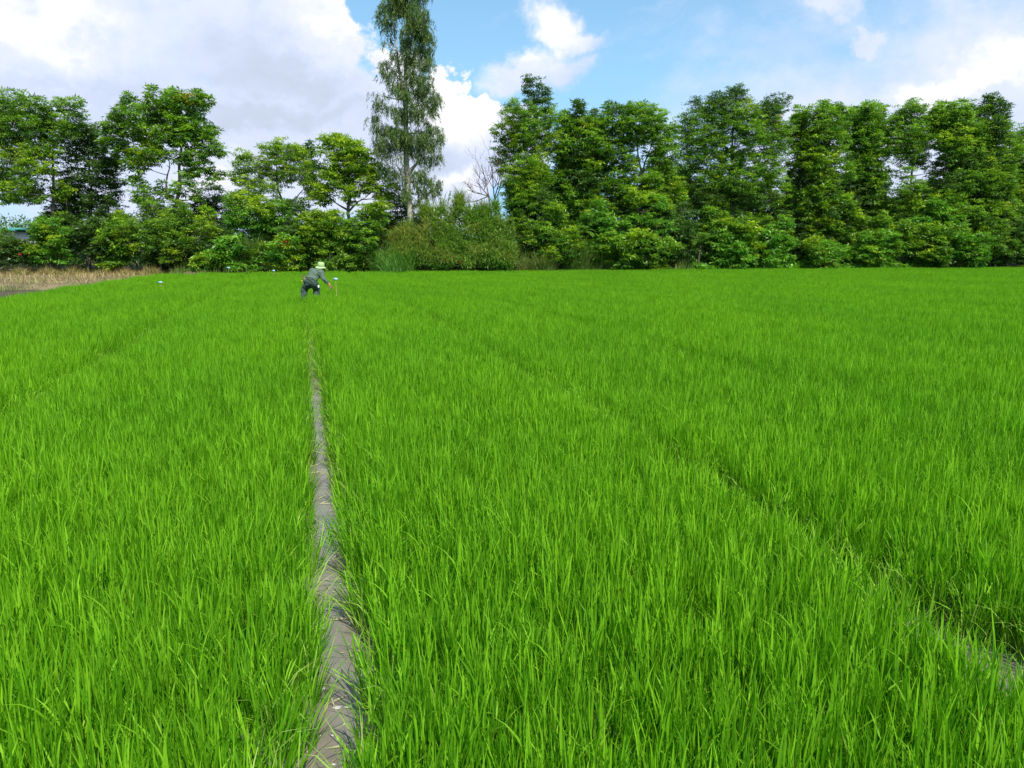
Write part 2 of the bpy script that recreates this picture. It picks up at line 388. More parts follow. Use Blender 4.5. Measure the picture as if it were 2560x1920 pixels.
# some thin spots
thin = (np.sin(X * 2.1 + 3 * np.sin(Y * 0.7)) * np.sin(Y * 2.7 + 2 * np.sin(X * 0.9)) > 0.96) & (rng.uniform(size=X.shape) < 0.45)
ok &= ~thin
X, Y, near, pull = X[ok], Y[ok], near[ok], pull[ok]; n = len(X)
edge = np.clip(1 - near / 0.17, 0, 1)
rot = np.zeros((n, 3)); rot[:, 2] = rng.uniform(0, 6.28, n)
# tilt (lean towards the alley at its edges), expressed as tilt about x then y after spin: compose approx with small angles
tilt = rng.normal(0, 0.03, (n, 2)); tilt[:, 1] += pull * edge * rng.uniform(0.05, 0.5, n) * np.where(np.abs(X - cR(Y)) < 0.6, 0.35, 1.0)
ca_, sa_ = np.cos(rot[:, 2]), np.sin(rot[:, 2])
rot[:, 0] = tilt[:, 0]; rot[:, 1] = tilt[:, 1]
hgt = 1.09 + 0.06 * np.sin(X * 0.8 + 1) * np.sin(Y * 0.55) + 0.05 * np.sin(X * 2.3 + Y * 1.9) + rng.normal(0, 0.06, n) - 0.08 * edge + 0.24 * np.exp(-((X + 6.0) ** 2 / 2.0 + (Y - 20.3) ** 2 / 1.2))
scl = np.stack([rng.uniform(0.9, 1.2, n), rng.uniform(0.9, 1.2, n), hgt], 1)
idx = rng.integers(0, 8, n); idx = np.where((edge > 0.3) & (rng.uniform(size=n) < 0.75), rng.integers(8, 11, n), idx)
scatter('rice_plants', np.stack([X, Y, 0 * X], 1), rot, scl, idx, protos, label='bright green young rice covering the whole flooded paddy', cat='rice', kind='stuff')
print('rice clumps', n)

# ------------------------------------------------------------------ trees
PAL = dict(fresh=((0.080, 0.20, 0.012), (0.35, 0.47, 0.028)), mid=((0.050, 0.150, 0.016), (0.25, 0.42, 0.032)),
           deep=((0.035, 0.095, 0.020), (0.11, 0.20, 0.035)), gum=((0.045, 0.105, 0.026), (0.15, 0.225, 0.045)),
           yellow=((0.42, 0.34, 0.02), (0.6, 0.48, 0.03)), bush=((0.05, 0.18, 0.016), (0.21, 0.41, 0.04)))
def colr(n, pal, k=None):
    a, c = (np.array(q) for q in PAL[pal]); t = rng.uniform(0, 1, n)[:, None] if k is None else k
    return (a * (1 - t) + c * t) * rng.uniform(0.8, 1.2, (n, 1))
def Z(lst, sx, ox, oy):
    out = []
    for q in lst.split():
        v = q.split(','); out.append((ox + float(v[0]) / sx, oy + float(v[1]) / sx, float(v[2]) / sx, v[3] if len(v) > 3 else ''))
    return out
def rosettes(acc, C0, rad, pal, n, leaf=(0.26, 0.07), per=24, droop=0.3, vstretch=0.95, br=1.0):
    """fill an ellipsoid at C0 with n leafy sprays: each a fan of leaves at a twig end, turned outward and up"""
    u = unit(rng.normal(size=(n, 3))); rr = rng.uniform(0.25, 1.0, n) ** 0.6 * np.where(rng.uniform(size=n) < 0.16, 1.32, 1.0)
    S_ = u * rr[:, None] * rad * np.array([1, 1, vstretch]); out = unit(u + np.array([0, 0, 0.35]))
    P = C0 + S_
    spray_t = np.clip(rng.normal(0.36, 0.28, n) + 0.42 * np.clip(u[:, 2], -0.4, 1), 0, 1)       # random tone per spray, paler towards the top of the leaf mass
    k = per; N = n * k
    P2 = np.repeat(P, k, 0) + rng.normal(size=(N, 3)) * np.array([0.11, 0.11, 0.035])
    D = unit(np.repeat(out, k, 0) * 0.6 + unit(rng.normal(size=(N, 3)) * np.array([1, 1, 0.4])) * 1.0 + np.array([0, 0, -droop]))
    L = rng.uniform(0.65, 1.25, N) * leaf[0]; Wd = rng.uniform(0.75, 1.3, N) * leaf[1]
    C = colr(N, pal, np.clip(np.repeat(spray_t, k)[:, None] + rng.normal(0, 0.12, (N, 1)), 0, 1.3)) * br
    acc.leaves(P2 + D * 0.03, D, L, Wd, C)
def weep(acc, C0, rad, pal, n, per=26, br=1.0):
    """hanging sprays of narrow leaves"""
    u = rng.normal(size=(n, 3)) * 0.5; P = C0 + u * rad * np.array([1, 1, 0.75])
    st = rng.uniform(0, 1, n); N = n * per
    s = rng.uniform(0, 1, N)[:, None]
    hd = unit(np.repeat(rng.normal(size=(n, 3)) * np.array([1, 1, 0.1]), per, 0))
    P2 = np.repeat(P, per, 0) + hd * s * 0.22 + np.array([0, 0, -0.55]) * s ** 1.5 * rng.uniform(0.6, 1.2, (N, 1)) + rng.normal(size=(N, 3)) * 0.04
    D = unit(rng.normal(size=(N, 3)) * 0.38 + np.array([0, 0, -0.9]) + hd * 0.3)
    C = colr(N, pal, np.clip(np.repeat(st, per)[:, None] + rng.normal(0, 0.15, (N, 1)), 0, 1.2)) * br
    acc.leaves(P2, D, rng.uniform(0.14, 0.26, N), rng.uniform(0.022, 0.036, N), C)
def tree(name, lobes, trunk, Y, label, cat='tree', pal='mid', r0=0.14, depth=1.6, dens=1.0, style='ros', bark=None, group=None,
         spread=1.0, leaf=(0.205, 0.056), basez=None, per=31, stems=None, copies=2, fill=0):
    Y = Y + yo(trunk[0][0])
    """lobes: leaf masses (px, py, radius px); trunk: px polyline; both measured in the photograph and set at distance Y"""
    tp = [at(x, y, Y) for x, y in trunk]
    base = tp[0].copy(); gz = bz(base[0], Y) if basez is None else basez
    base[2] = gz - 0.1; tp[0] = base
    root = empty(name, (base[0], base[1], gz), label=label, cat=cat, group=group)
    if fill:
        x_, w_ = np.mean([l[0] for l in lobes]), max(l[0] for l in lobes) - min(l[0] for l in lobes)
        lobes = lobes + [(x_ + rng.uniform(-0.5, 0.5) * w_, rng.uniform(470, 625), rng.uniform(15, 25), rng.choice(['', 'b', 'd', ''])) for _ in range(fill)]
    q_ = rng.uniform(0.82, 1.15); leaf = (leaf[0] * q_, leaf[1] * q_)
    tr = Acc(); cr = Acc()
    # trunk, resampled with a little wander
    tp = np.array(tp); seg = np.r_[0, np.cumsum(np.linalg.norm(np.diff(tp, axis=0), axis=1))]
    m = max(8, int(seg[-1] / 0.6)); t = np.linspace(0, seg[-1], m)
    tr_pts = np.stack([np.interp(t, seg, tp[:, i]) for i in range(3)], 1)
    w = np.cumsum(rng.normal(0, 0.035, (m, 3)), 0); w[0] = 0; w[:, 2] = 0; w -= np.linspace(0, 1, m)[:, None] * w[-1] * 0.5
    tr_pts = tr_pts + w; tr_pts[:, 1] += 0.0
    rad = r0 * (1 - 0.80 * t / seg[-1]); rad[0] *= 1.25
    tr.tube(tr_pts, rad, 9)
    nodes = [np.append(p, q) for p, q in zip(tr_pts, rad)][2:]
    for st in (stems or []):
        sp = np.array([at(x, y, Y + dy) for x, y, dy in st]); s2 = np.r_[0, np.cumsum(np.linalg.norm(np.diff(sp, axis=0), axis=1))]
        mm = max(6, int(s2[-1] / 0.5)); t2 = np.linspace(0, s2[-1], mm)
        q = np.stack([np.interp(t2, s2, sp[:, i]) for i in range(3)], 1) + np.cumsum(rng.normal(0, 0.02, (mm, 3)), 0)
        rr = np.linspace(r0 * 0.5, 0.02, mm); tr.tube(q, rr, 6); nodes += [np.append(p, x) for p, x in zip(q, rr)]
    cx = np.mean([l[0] for l in lobes]); hw = max(60.0, (max(l[0] for l in lobes) - min(l[0] for l in lobes)) / 2)
    cent = []
    for (px, py, r, f) in lobes:
        k = max(0.15, 1 - ((px - cx) / hw) ** 2) ** 0.5
        for c in range(copies):
            yoff = rng.uniform(-1, 1) * depth * k if c else -rng.uniform(0.1, 0.9) * depth * k
            P = at(px + rng.normal(0, 5), py + rng.normal(0, 3.5), Y + yoff)
            cent.append((P, r / FPX * Y * spread, f))
    cent.sort(key=lambda q: min(np.linalg.norm(q[0] - n_[:3]) for n_ in nodes[:len(tr_pts)]))
    for P, r, f in cent:
        A = np.array(nodes); dv = A[:, :3] - P
        cost = np.linalg.norm(dv, axis=1) + np.where(A[:, 2] > P[2] - 0.1, 3.0, 0) + np.where(A[:, 3] < 0.012, 2.0, 0)
        j = int(np.argmin(cost)); a0 = A[j, :3]; ra = min(A[j, 3] * 0.6, 0.055)
        mid = (a0 + P) / 2 + np.array([0, 0, -0.12 * np.linalg.norm(P - a0)]) + rng.normal(0, 0.06, 3)
        s_ = np.linspace(0, 1, 5)[:, None]
        q = (1 - s_) ** 2 * a0 + 2 * s_ * (1 - s_) * mid + s_ ** 2 * P
        rr = np.linspace(max(ra, 0.014), 0.009, 5); tr.tube(q, rr, 5)
        nodes += [np.append(q[i], rr[i]) for i in (2, 3, 4)]
        # twigs inside the leaf mass
        for _ in range(3):
            e = P + unit(rng.normal(size=3)) * r * 0.7; tr.tube([q[3], (q[3] + e) / 2 + rng.normal(0, 0.03, 3), e], [0.009, 0.007, 0.004], 4)
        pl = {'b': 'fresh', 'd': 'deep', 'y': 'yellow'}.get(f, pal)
        if f == 'y': rosettes(cr, P, r, 'yellow', 5, leaf, per); pl = pal
        br = rng.uniform(0.86, 1.14); dn = dens * (0.45 if f == 's' else 1)
        if style == 'ros': rosettes(cr, P, r, pl, max(4, int(22 * dn * (r / 0.65) ** 2)), leaf, per, br=br)
        else: weep(cr, P, r, pl, max(4, int(20 * dn * (r / 0.6) ** 2)), br=br)
    link('trunk', tr.mesh('trunk', True), bark or M_bark, root)
    link('crown', cr.mesh('crown'), M_leaf, root)
    return root
G1 = 'broadleaf trees along the left of the bank'; G2 = 'broadleaf trees along the right of the bank'
z1 = (2.9625, 0, 180); z2 = (3.456, 560, 300); z3 = (2.675, 880, 0); z4 = (3.19, 1150, 180); z5 = (2.572, 1700, 180)
B = lambda z, *p: [(z[1] + x / z[0], z[2] + y / z[0]) for x, y in p]
tree('broadleaf_tree', Z('-60,240,90 -50,400,110 -60,560,110 -40,760,100 80,190,85 40,300,90 200,260,95 330,240,60 330,330,80 440,240,60 530,260,70 540,340,80 100,400,110 210,360,90 300,420,120 420,380,90 480,450,90 150,560,110,b 80,640,100,b 20,500,80 280,560,90 300,660,110,b 350,720,75,b 380,560,70 120,880,100,b 30,800,80 30,900,90 200,850,80 250,900,80 180,740,90 ', *z1),
     B(z1, (385, 1440), (385, 1100), (382, 860), (378, 600), (372, 420), (350, 300)), 46.5, 'tall broadleaf tree with a wide crown cut off by the left edge of the photo', pal='mid', group=G1, dens=0.88, spread=0.95, fill=6, depth=1.9)
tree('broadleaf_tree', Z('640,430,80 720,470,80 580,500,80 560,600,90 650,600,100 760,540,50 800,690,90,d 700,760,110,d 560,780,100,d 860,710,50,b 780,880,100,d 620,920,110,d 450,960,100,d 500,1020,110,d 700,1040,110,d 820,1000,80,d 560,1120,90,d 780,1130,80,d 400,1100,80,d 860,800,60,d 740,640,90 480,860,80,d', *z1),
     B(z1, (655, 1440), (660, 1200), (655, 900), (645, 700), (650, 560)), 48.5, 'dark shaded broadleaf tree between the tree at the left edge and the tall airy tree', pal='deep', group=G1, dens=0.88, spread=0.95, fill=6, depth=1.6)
tree('broadleaf_tree', Z('960,185,42 930,230,30 1140,150,45 1130,240,60 1230,170,55 1300,200,80 1370,210,60,y 1450,190,60 1440,270,90 1530,230,55 920,310,70 820,320,22 840,390,60 780,400,40 1050,310,90 1180,300,80 1300,320,90 1350,380,100 1500,400,60 860,490,70 800,520,45 960,430,90 1080,450,100 1200,470,90 1330,490,100 1420,460,80 1540,460,60 1540,540,80 1600,590,50 900,570,70 960,640,50 1060,600,90,b 1170,620,80,b 1350,600,70 1450,600,70 1420,720,50 1390,790,60 1500,690,50 1560,760,60 1020,700,65,b 1020,820,60 1200,830,45 1340,860,50 1060,920,75 1230,900,40 1480,860,45,s 1440,910,40,s', *z1),
     B(z1, (1310, 1440), (1310, 1200), (1290, 950), (1325, 850), (1318, 700), (1330, 560), (1345, 380), (1330, 260)), 46.5, 'tall airy broadleaf tree with crooked bare lower trunk and a yellow tuft near its top', pal='mid', group=G1, dens=0.88, spread=0.95, fill=6, depth=1.7, r0=0.17,
     stems=[[(880 / 2.9625 * 0 + (1285 / 2.9625), 180 + 945 / 2.9625, 0), (1235 / 2.9625, 180 + 905 / 2.9625, -0.2), (1215 / 2.9625, 180 + 790 / 2.9625, -0.3), (1255 / 2.9625, 180 + 740 / 2.9625, -0.3), (1245 / 2.9625, 180 + 640 / 2.9625, -0.3)]])
tree('young_tree', Z('1120,1060,90,b 1250,1090,80 1000,1150,90 1170,1170,110 1100,980,50 1310,980,50,b 1350,1060,80 960,1230,80,b 1050,1310,50,b 1130,1260,90 1300,1270,100 1430,1240,80,b 1250,1370,65,b 1340,1340,60,b 900,1150,60 1220,1300,80 1480,1140,80,b 1560,1160,60,b', *z1),
     B(z1, (1190, 1440), (1190, 1300), (1180, 1120)), 45.0, 'low young tree with yellow-green drooping sprays under the tall airy tree', pal='mid', r0=0.07, depth=1.2, group=G1)
tree('broadleaf_tree', Z('1600,890,50 1650,960,60 1480,970,60 1420,1040,70 1540,1030,80 1640,1060,70 1500,1100,70 1600,1150,80 1700,1040,50,s 1380,1110,60 1560,950,60', *z1),
     B(z1, (1560, 1440), (1590, 1200), (1570, 1000)), 49.5, 'small dark broadleaf tree just right of the tall airy tree', pal='deep', r0=0.08, depth=1.2, group=G1, stems=[[(1600 / 2.9625, 180 + 1210 / 2.9625, 0), (1680 / 2.9625, 180 + 1120 / 2.9625, 0), (1720 / 2.9625, 180 + 1040 / 2.9625, 0)]])
tree('broadleaf_tree', Z('150,300,60 220,300,50 320,240,45 370,250,60 440,230,60 520,210,65 560,260,75 430,310,100 600,290,80 650,260,50 180,390,90 310,390,90 480,390,110,b 620,390,90 680,340,70 60,485,38 140,500,70 130,430,50 270,480,90 420,480,90 560,470,100,b 680,480,80 180,580,70 300,570,60 740,580,60 110,640,50,b 200,650,50,b', *z2),
     B(z2, (560, 1290), (560, 1000), (510, 700), (465, 560), (470, 400)), 47.5, 'broad spreading tree with pale yellow-green crown, left one of two in the middle gap', pal='fresh', group=G1, dens=0.88, spread=0.95, fill=6, depth=1.8, r0=0.15,
     stems=[[(560 + 520 / 3.456, 300 + 740 / 3.456, 0), (560 + 610 / 3.456, 300 + 690 / 3.456, -0.3), (560 + 690 / 3.456, 300 + 600 / 3.456, -0.4)]])
tree('slender_tree', Z('740,215,42,d 740,260,45,d 760,300,38,d 730,330,35,d 770,370,40,d 740,420,45,d 800,400,40,d 735,490,50 760,560,45 740,640,40', *z2),
     B(z2, (745, 1250), (742, 800), (738, 500), (745, 260)), 51.0, 'thin dark sapling rising between the two pale crowns of the middle gap', pal='deep', r0=0.06, depth=0.6, group=G1)
tree('broadleaf_tree', Z('870,170,42 855,250,38 900,140,30 960,150,50 930,210,60 1010,200,60 1070,170,45 1100,230,65 1150,240,70 1210,270,50 950,300,55 1050,290,80 1150,320,70 1240,300,30 1000,400,90 1100,370,80,b 1200,400,80 1270,420,70,b 920,430,70 880,500,60 980,490,80 800,590,60,b 870,650,80,b 990,540,70,b 1090,480,80,b 1200,500,80 1300,500,70 1140,600,70 1280,570,70 1390,580,55,b 1430,640,42 1080,660,70,b 1340,660,60,b 870,700,50,b', *z2),
     B(z2, (1110, 1290), (1080, 1000), (1065, 800), (1080, 600), (1060, 420), (1020, 300)), 47.0, 'yellow-green tree with a pointed top left of the tall pale-barked tree', pal='fresh', group=G1, dens=0.88, spread=0.95, fill=6, depth=1.7, r0=0.16,
     stems=[[(560 + 1075 / 3.456, 300 + 800 / 3.456, 0), (560 + 1150 / 3.456, 300 + 720 / 3.456, -0.2), (560 + 1230 / 3.456, 300 + 680 / 3.456, -0.2)], [(560 + 1075 / 3.456, 300 + 780 / 3.456, 0), (560 + 1000 / 3.456, 300 + 730 / 3.456, -0.2), (560 + 930 / 3.456, 300 + 680 / 3.456, -0.3)]])
tree('young_tree', Z('200,720,100,b 330,740,100,b 100,700,60,b 60,680,40 450,800,100 250,830,110 120,800,90 60,880,80 560,740,80,d 650,770,80,d 180,920,100 340,900,100 460,880,80', *z2),
     B(z2, (300, 1290), (300, 1000), (280, 780)), 46.2, 'bushy young tree with soft yellow-green foliage beneath the broad spreading tree', pal='bush', r0=0.07, depth=1.5, group=G1)
tree('young_tree', Z('700,880,90,b 790,860,60,b 850,870,100,b 950,850,70,b 960,910,100 800,980,110,b 950,1000,110,b 1050,950,90 1150,930,80 1250,800,80,b 1300,770,70,b 1380,770,50,b 1250,900,90 1300,850,80 1180,1040,100 1020,1080,110 850,1090,100 720,1060,80 700,1160,80 800,1200,90,b 930,1180,100 1080,1180,100 1180,1240,50,b 1040,1250,80 900,1270,60', *z2),
     B(z2, (950, 1290), (950, 1100), (930, 950)), 44.8, 'large rounded bushy tree with yellow-green sprays directly behind the worker', pal='mid', r0=0.08, depth=1.5, group=G1)
tree('broadleaf_tree', Z('1330,400,40 1370,450,45 1440,490,45 1480,590,60 1550,650,50 1400,700,70 1500,750,80 1600,750,60 1700,790,60 1755,825,48 1660,870,70 1550,850,80 1400,880,90 1500,920,80 1700,920,70 1350,960,90 1440,990,90 1300,1060,90 1400,1090,80 1280,1160,70', *z2),
     B(z2, (1550, 1250), (1550, 1000), (1540, 780), (1500, 600)), 50.0, 'dark bluish-green tree half hidden behind the tall pale-barked tree', pal='deep', r0=0.09, depth=1.5, group=G1)
tree('tall_tree', Z('250,-160,70 330,-140,80 420,-150,80 300,-230,70 380,-250,60 340,-60,80 260,-70,60 440,-70,70 240,30,55 300,40,60 340,10,70 430,30,65 390,90,60 200,85,38 215,130,40 260,110,38,s 440,110,70 480,60,35 480,170,52 500,130,30 225,180,32,s 240,270,26,s 270,160,40,s 340,200,42 400,160,50 380,250,50 450,220,75 515,250,42 350,310,45 450,320,75 525,340,36 520,400,34 265,350,30,s 300,370,25,s 380,400,60 470,420,62 230,440,42 290,460,42 210,500,32 260,520,38 400,500,65 470,520,52 340,560,45 270,600,45,s 350,590,60 440,600,70 530,640,52 500,570,45 200,640,40,s 175,700,42 250,700,45,s 290,740,55 380,670,70,s 480,690,70,s 560,680,38 540,730,38 420,740,60 330,790,48 450,780,60,s 160,770,40 155,850,35 520,850,40 590,850,34 600,900,24 575,930,22 530,820,30 200,860,60 280,860,70 360,870,60 440,880,60 500,900,52 150,930,35 215,950,60 180,990,35 300,940,65 400,950,65 480,960,65 545,960,38 570,1040,36 250,1010,48 310,1040,42,s 470,1020,55 530,1070,35 430,1040,38,s 340,1110,48,s 235,1090,34 260,1120,30,s 450,1160,55 500,1190,55 570,1220,40 545,1270,36 330,1180,40,s 300,1160,30,s 340,1240,48,s 380,1270,38 430,1230,42 480,1270,42 430,1330,28,s 370,1310,30,s', *z3),
     B(z3, (402, 1600), (393, 1450), (385, 1280), (378, 1050), (375, 850), (372, 600), (378, 400), (372, 150), (370, -50), (350, -200)), 46.0, 'very tall slender tree with drooping grey-green foliage and pale trunk, its top above the frame', pal='gum', r0=0.24, depth=1.2, style='weep', bark=M_gum, spread=0.84, dens=1.7,
     stems=[[(880 + 375 / 2.675, 700 / 2.675, 0), (880 + 325 / 2.675, 520 / 2.675, -0.2), (880 + 308 / 2.675, 400 / 2.675, -0.3), (880 + 285 / 2.675, 200 / 2.675, -0.3), (880 + 240 / 2.675, 60 / 2.675, -0.3)],
            [(880 + 388 / 2.675, 1220 / 2.675, 0), (880 + 400 / 2.675, 1130 / 2.675, -0.3), (880 + 450 / 2.675, 1080 / 2.675, -0.4), (880 + 500 / 2.675, 1040 / 2.675, -0.5)],
            [(880 + 385 / 2.675, 1220 / 2.675, 0), (880 + 340 / 2.675, 1160 / 2.675, -0.3), (880 + 280 / 2.675, 1060 / 2.675, -0.4)],
            [(880 + 388 / 2.675, 1160 / 2.675, 0), (880 + 420 / 2.675, 1110 / 2.675, 0.3), (880 + 470 / 2.675, 1070 / 2.675, 0.3)]])
# right-hand row
tree('broadleaf_tree', Z('535,60,24,d 545,100,24,d 600,85,32,d 570,140,36,d 640,130,24,d 690,165,32,d 620,200,55,d 690,235,40,d 560,220,32,d 580,275,45 640,270,50 720,295,24 440,270,40 400,270,24 440,320,40 510,310,50 380,350,42 460,370,65 580,370,75 680,350,60 290,450,42,b 370,440,65,b 480,460,85,b 600,460,90 720,440,70 320,520,38 400,550,70,b 520,560,85,b 640,550,80 750,560,70,b 320,640,45,d 290,690,30,d 400,640,70,b 520,660,80 650,640,75,b 380,720,65,d 500,740,80 620,740,80,b 360,800,45 450,820,80,b 570,830,85,b 390,900,45,b 460,920,75,b 560,930,80,b 650,890,75 440,1000,65 540,1010,75 640,990,70,d', *z4),
     B(z4, (600, 1500), (600, 1200), (600, 900), (590, 600), (590, 350), (600, 150)), 46.5, 'leaning-topped tree with a thin leafy spire, leftmost of the right-hand row', pal='mid', group=G2, fill=26, spread=1.12, depth=1.8)
tree('broadleaf_tree', Z('830,360,40 940,240,26,d 965,265,22,d 945,300,28,d 940,350,30,d 870,370,50 900,420,65 1070,320,32,d 1050,360,35 1000,400,50 1060,430,55 860,480,75 980,480,80,b 1080,480,70,b 900,560,80 1040,560,80 960,630,80,d 1070,650,70,d 860,650,60 840,730,70,b 970,740,80,b 1060,730,60,b 800,640,50,b 900,830,80,d 1000,860,80,d 800,850,70 900,960,80,d 1050,940,70,d 780,960,80', *z4),
     B(z4, (850, 1540), (850, 1200), (870, 900), (900, 700), (930, 400)), 47.5, 'tree with two thin leaf tufts standing above its flat crown, second of the right-hand row', pal='mid', group=G2, fill=26, spread=1.12, depth=1.7)
tree('broadleaf_tree', Z('1150,350,45 1190,270,25 1245,275,38,d 1250,330,50,d 1350,290,38 1400,280,40 1360,350,60 1470,310,50 1470,260,28 1560,340,55 1200,420,75 1310,420,80 1430,410,80 1530,420,75 1600,350,32 1150,520,60,b 1260,510,80,b 1380,500,80,b 1490,500,75,b 1580,500,70 1680,480,45 1700,440,22 1220,610,75 1320,620,70 1600,590,65 1690,570,60 1560,660,50 1650,650,70 1350,720,50 1260,730,75,b 1180,720,60 1600,730,50,s 1520,640,38,s 1360,780,65,b 1250,830,75 1160,860,70,d 1390,900,80 1300,930,80 1640,800,80 1550,860,65 1680,880,75,b 1470,860,40,s 1550,940,70', *z4),
     B(z4, (1450, 1540), (1450, 1250), (1455, 1050), (1450, 800), (1430, 650), (1400, 450)), 46.8, 'wide rounded tree with a sky gap around its forked trunk, third of the right-hand row', pal='mid', group=G2, fill=26, spread=1.12, depth=1.8,
     stems=[[(1150 + 1455 / 3.19, 180 + 830 / 3.19, 0), (1150 + 1470 / 3.19, 180 + 740 / 3.19, -0.2), (1150 + 1495 / 3.19, 180 + 680 / 3.19, -0.2), (1150 + 1540 / 3.19, 180 + 560 / 3.19, -0.2)]])
tree('broadleaf_tree', Z('375,110,28,d 370,150,40,d 410,160,30,d 310,155,36,d 320,200,40,d 210,165,34,d 230,200,34,d 130,200,38,d 140,250,45,d 260,190,30,d 200,250,55 60,285,40 20,330,35 110,320,60 240,290,62 350,240,60 360,310,60 440,230,50,b 440,300,70 600,185,40,d 585,230,40,d 680,175,26,d 670,220,34,d 530,240,45,d 610,270,50 520,310,55 640,320,30,y 20,400,38,d 110,410,75 220,390,75 330,370,72 450,390,80 560,370,72 650,350,50 90,490,80 230,480,85 400,480,60 500,480,80 620,440,80 700,400,50 80,580,80 200,590,82,b 320,590,70 440,600,80 560,590,80 660,520,60 60,690,80 180,700,80 300,700,80 420,700,80 540,700,80 640,680,65 330,810,80,d 450,800,80,d 160,800,80,d', *z5),
     B(z5, (350, 1230), (340, 900), (345, 640), (345, 480), (365, 300)), 47.0, 'tallest rounded dark tree of the right-hand row, reddish young leaves on its crown', pal='mid', group=G2, fill=26, spread=1.12, depth=2.1, r0=0.17,
     stems=[[(1700 + 345 / 2.572, 180 + 560 / 2.572, 0), (1700 + 310 / 2.572, 180 + 500 / 2.572, -0.3), (1700 + 230 / 2.572, 180 + 440 / 2.572, -0.4)]])
tree('broadleaf_tree', Z('780,280,50 740,320,38 860,265,42 940,220,34 930,270,50 1030,210,28 1020,260,50 1070,250,30 820,350,65 920,350,72 1020,350,65 740,400,50 810,440,75,b 910,440,72 1000,440,65 780,520,60 860,540,70,b 930,560,60,b 740,600,60,b 830,610,75,b 940,640,75,b 1030,530,50 900,710,70,b 800,700,60,d 980,740,60,d 1060,640,60', *z5),
     B(z5, (730, 1230), (728, 900), (760, 700), (860, 500), (930, 320)), 46.5, 'tree with bright yellow-green hanging sprays at mid height, right of the tallest dark tree', pal='mid', group=G2, fill=26, spread=1.12, depth=1.8)
tree('broadleaf_tree', Z('1140,260,40 1190,240,42 1240,225,38 1290,265,42 1120,310,45 1200,310,60 1280,320,45 1100,380,60 1200,380,72 1300,370,50 1150,460,75,b 1250,460,72 1080,480,50 1200,550,72 1270,540,50 1120,580,50 1170,640,75 1260,640,60 1120,720,72,d 1230,740,75 1170,820,70,d', *z5),
     B(z5, (1330, 1230), (1328, 950), (1300, 700), (1230, 500), (1210, 320)), 47.5, 'narrow-crowned tree in the middle of the right-hand row with a straight grey trunk', pal='mid', group=G2, fill=26, spread=1.12, depth=1.5)
tree('broadleaf_tree', Z('1500,205,32 1530,200,22 1480,240,42 1540,245,28 1400,285,40 1450,290,50 1370,310,32 1550,300,50 1600,300,25 1370,350,45 1450,370,75 1550,370,72 1630,360,45 1400,440,75,b 1500,450,80,b 1590,440,65 1360,500,50 1450,520,60 1550,510,65 1400,580,38,s 1510,580,42 1580,560,42,s 1620,640,38,s 1390,680,50,s 1480,640,38', *z5),
     B(z5, (1475, 1230), (1478, 900), (1495, 650), (1500, 450), (1490, 300)), 46.7, 'open-crowned tree with a dark thin trunk seen against the sky, small peak on top', pal='mid', group=G2, fill=26, spread=1.12, depth=1.6)
tree('broadleaf_tree', Z('1660,230,38 1690,225,25 1650,270,42 1800,225,45 1760,250,40 1860,240,35 1740,300,50 1820,300,60 1680,330,60 1880,300,40 1770,370,75 1870,360,65 1690,420,65,b 1800,440,80,b 1910,420,65 1730,500,70 1850,510,80 1790,590,50,d 1700,590,55,d 1900,590,70,d 1680,680,50,d 1800,680,70 1880,690,80', *z5),
     B(z5, (1680, 1230), (1680, 900), (1700, 680), (1740, 500), (1790, 330)), 46.8, 'round-topped tree in the right-hand row with dark branches under a bright crown', pal='mid', group=G2, fill=26, spread=1.12, depth=1.7)
tree('broadleaf_tree', Z('2010,160,24,d 2035,170,24,d 1975,200,35,d 2030,215,45,d 2080,240,25,d 1930,240,26,d 1960,270,40 2060,290,42,d 2095,310,20,d 1980,330,50 2040,370,60 2100,350,25 2080,420,50 1970,420,65,b 2120,440,24 1950,510,75 2050,500,65 2120,520,50 1990,600,75,b 2080,600,65 1940,690,75 2050,700,80 2130,660,50', *z5),
     B(z5, (2020, 1230), (2020, 900), (2010, 650), (2020, 400), (2020, 220)), 46.7, 'tree with a feathery dark peak, second from the right edge of the photo', pal='mid', group=G2, fill=26, spread=1.12, depth=1.7)
tree('broadleaf_tree', Z('2200,390,38 2160,430,38 2230,430,50 2150,500,50 2220,520,60 2180,590,60 2240,620,65 2130,600,40 2160,690,75 2240,720,75 2300,480,80 2320,640,90 2340,800,90 2180,800,80,b', *z5),
     B(z5, (2260, 1230), (2260, 900), (2240, 650), (2230, 480)), 47.5, 'lower tree cut off by the right edge of the photo', pal='mid', group=G2, fill=26, spread=1.12, depth=1.6)
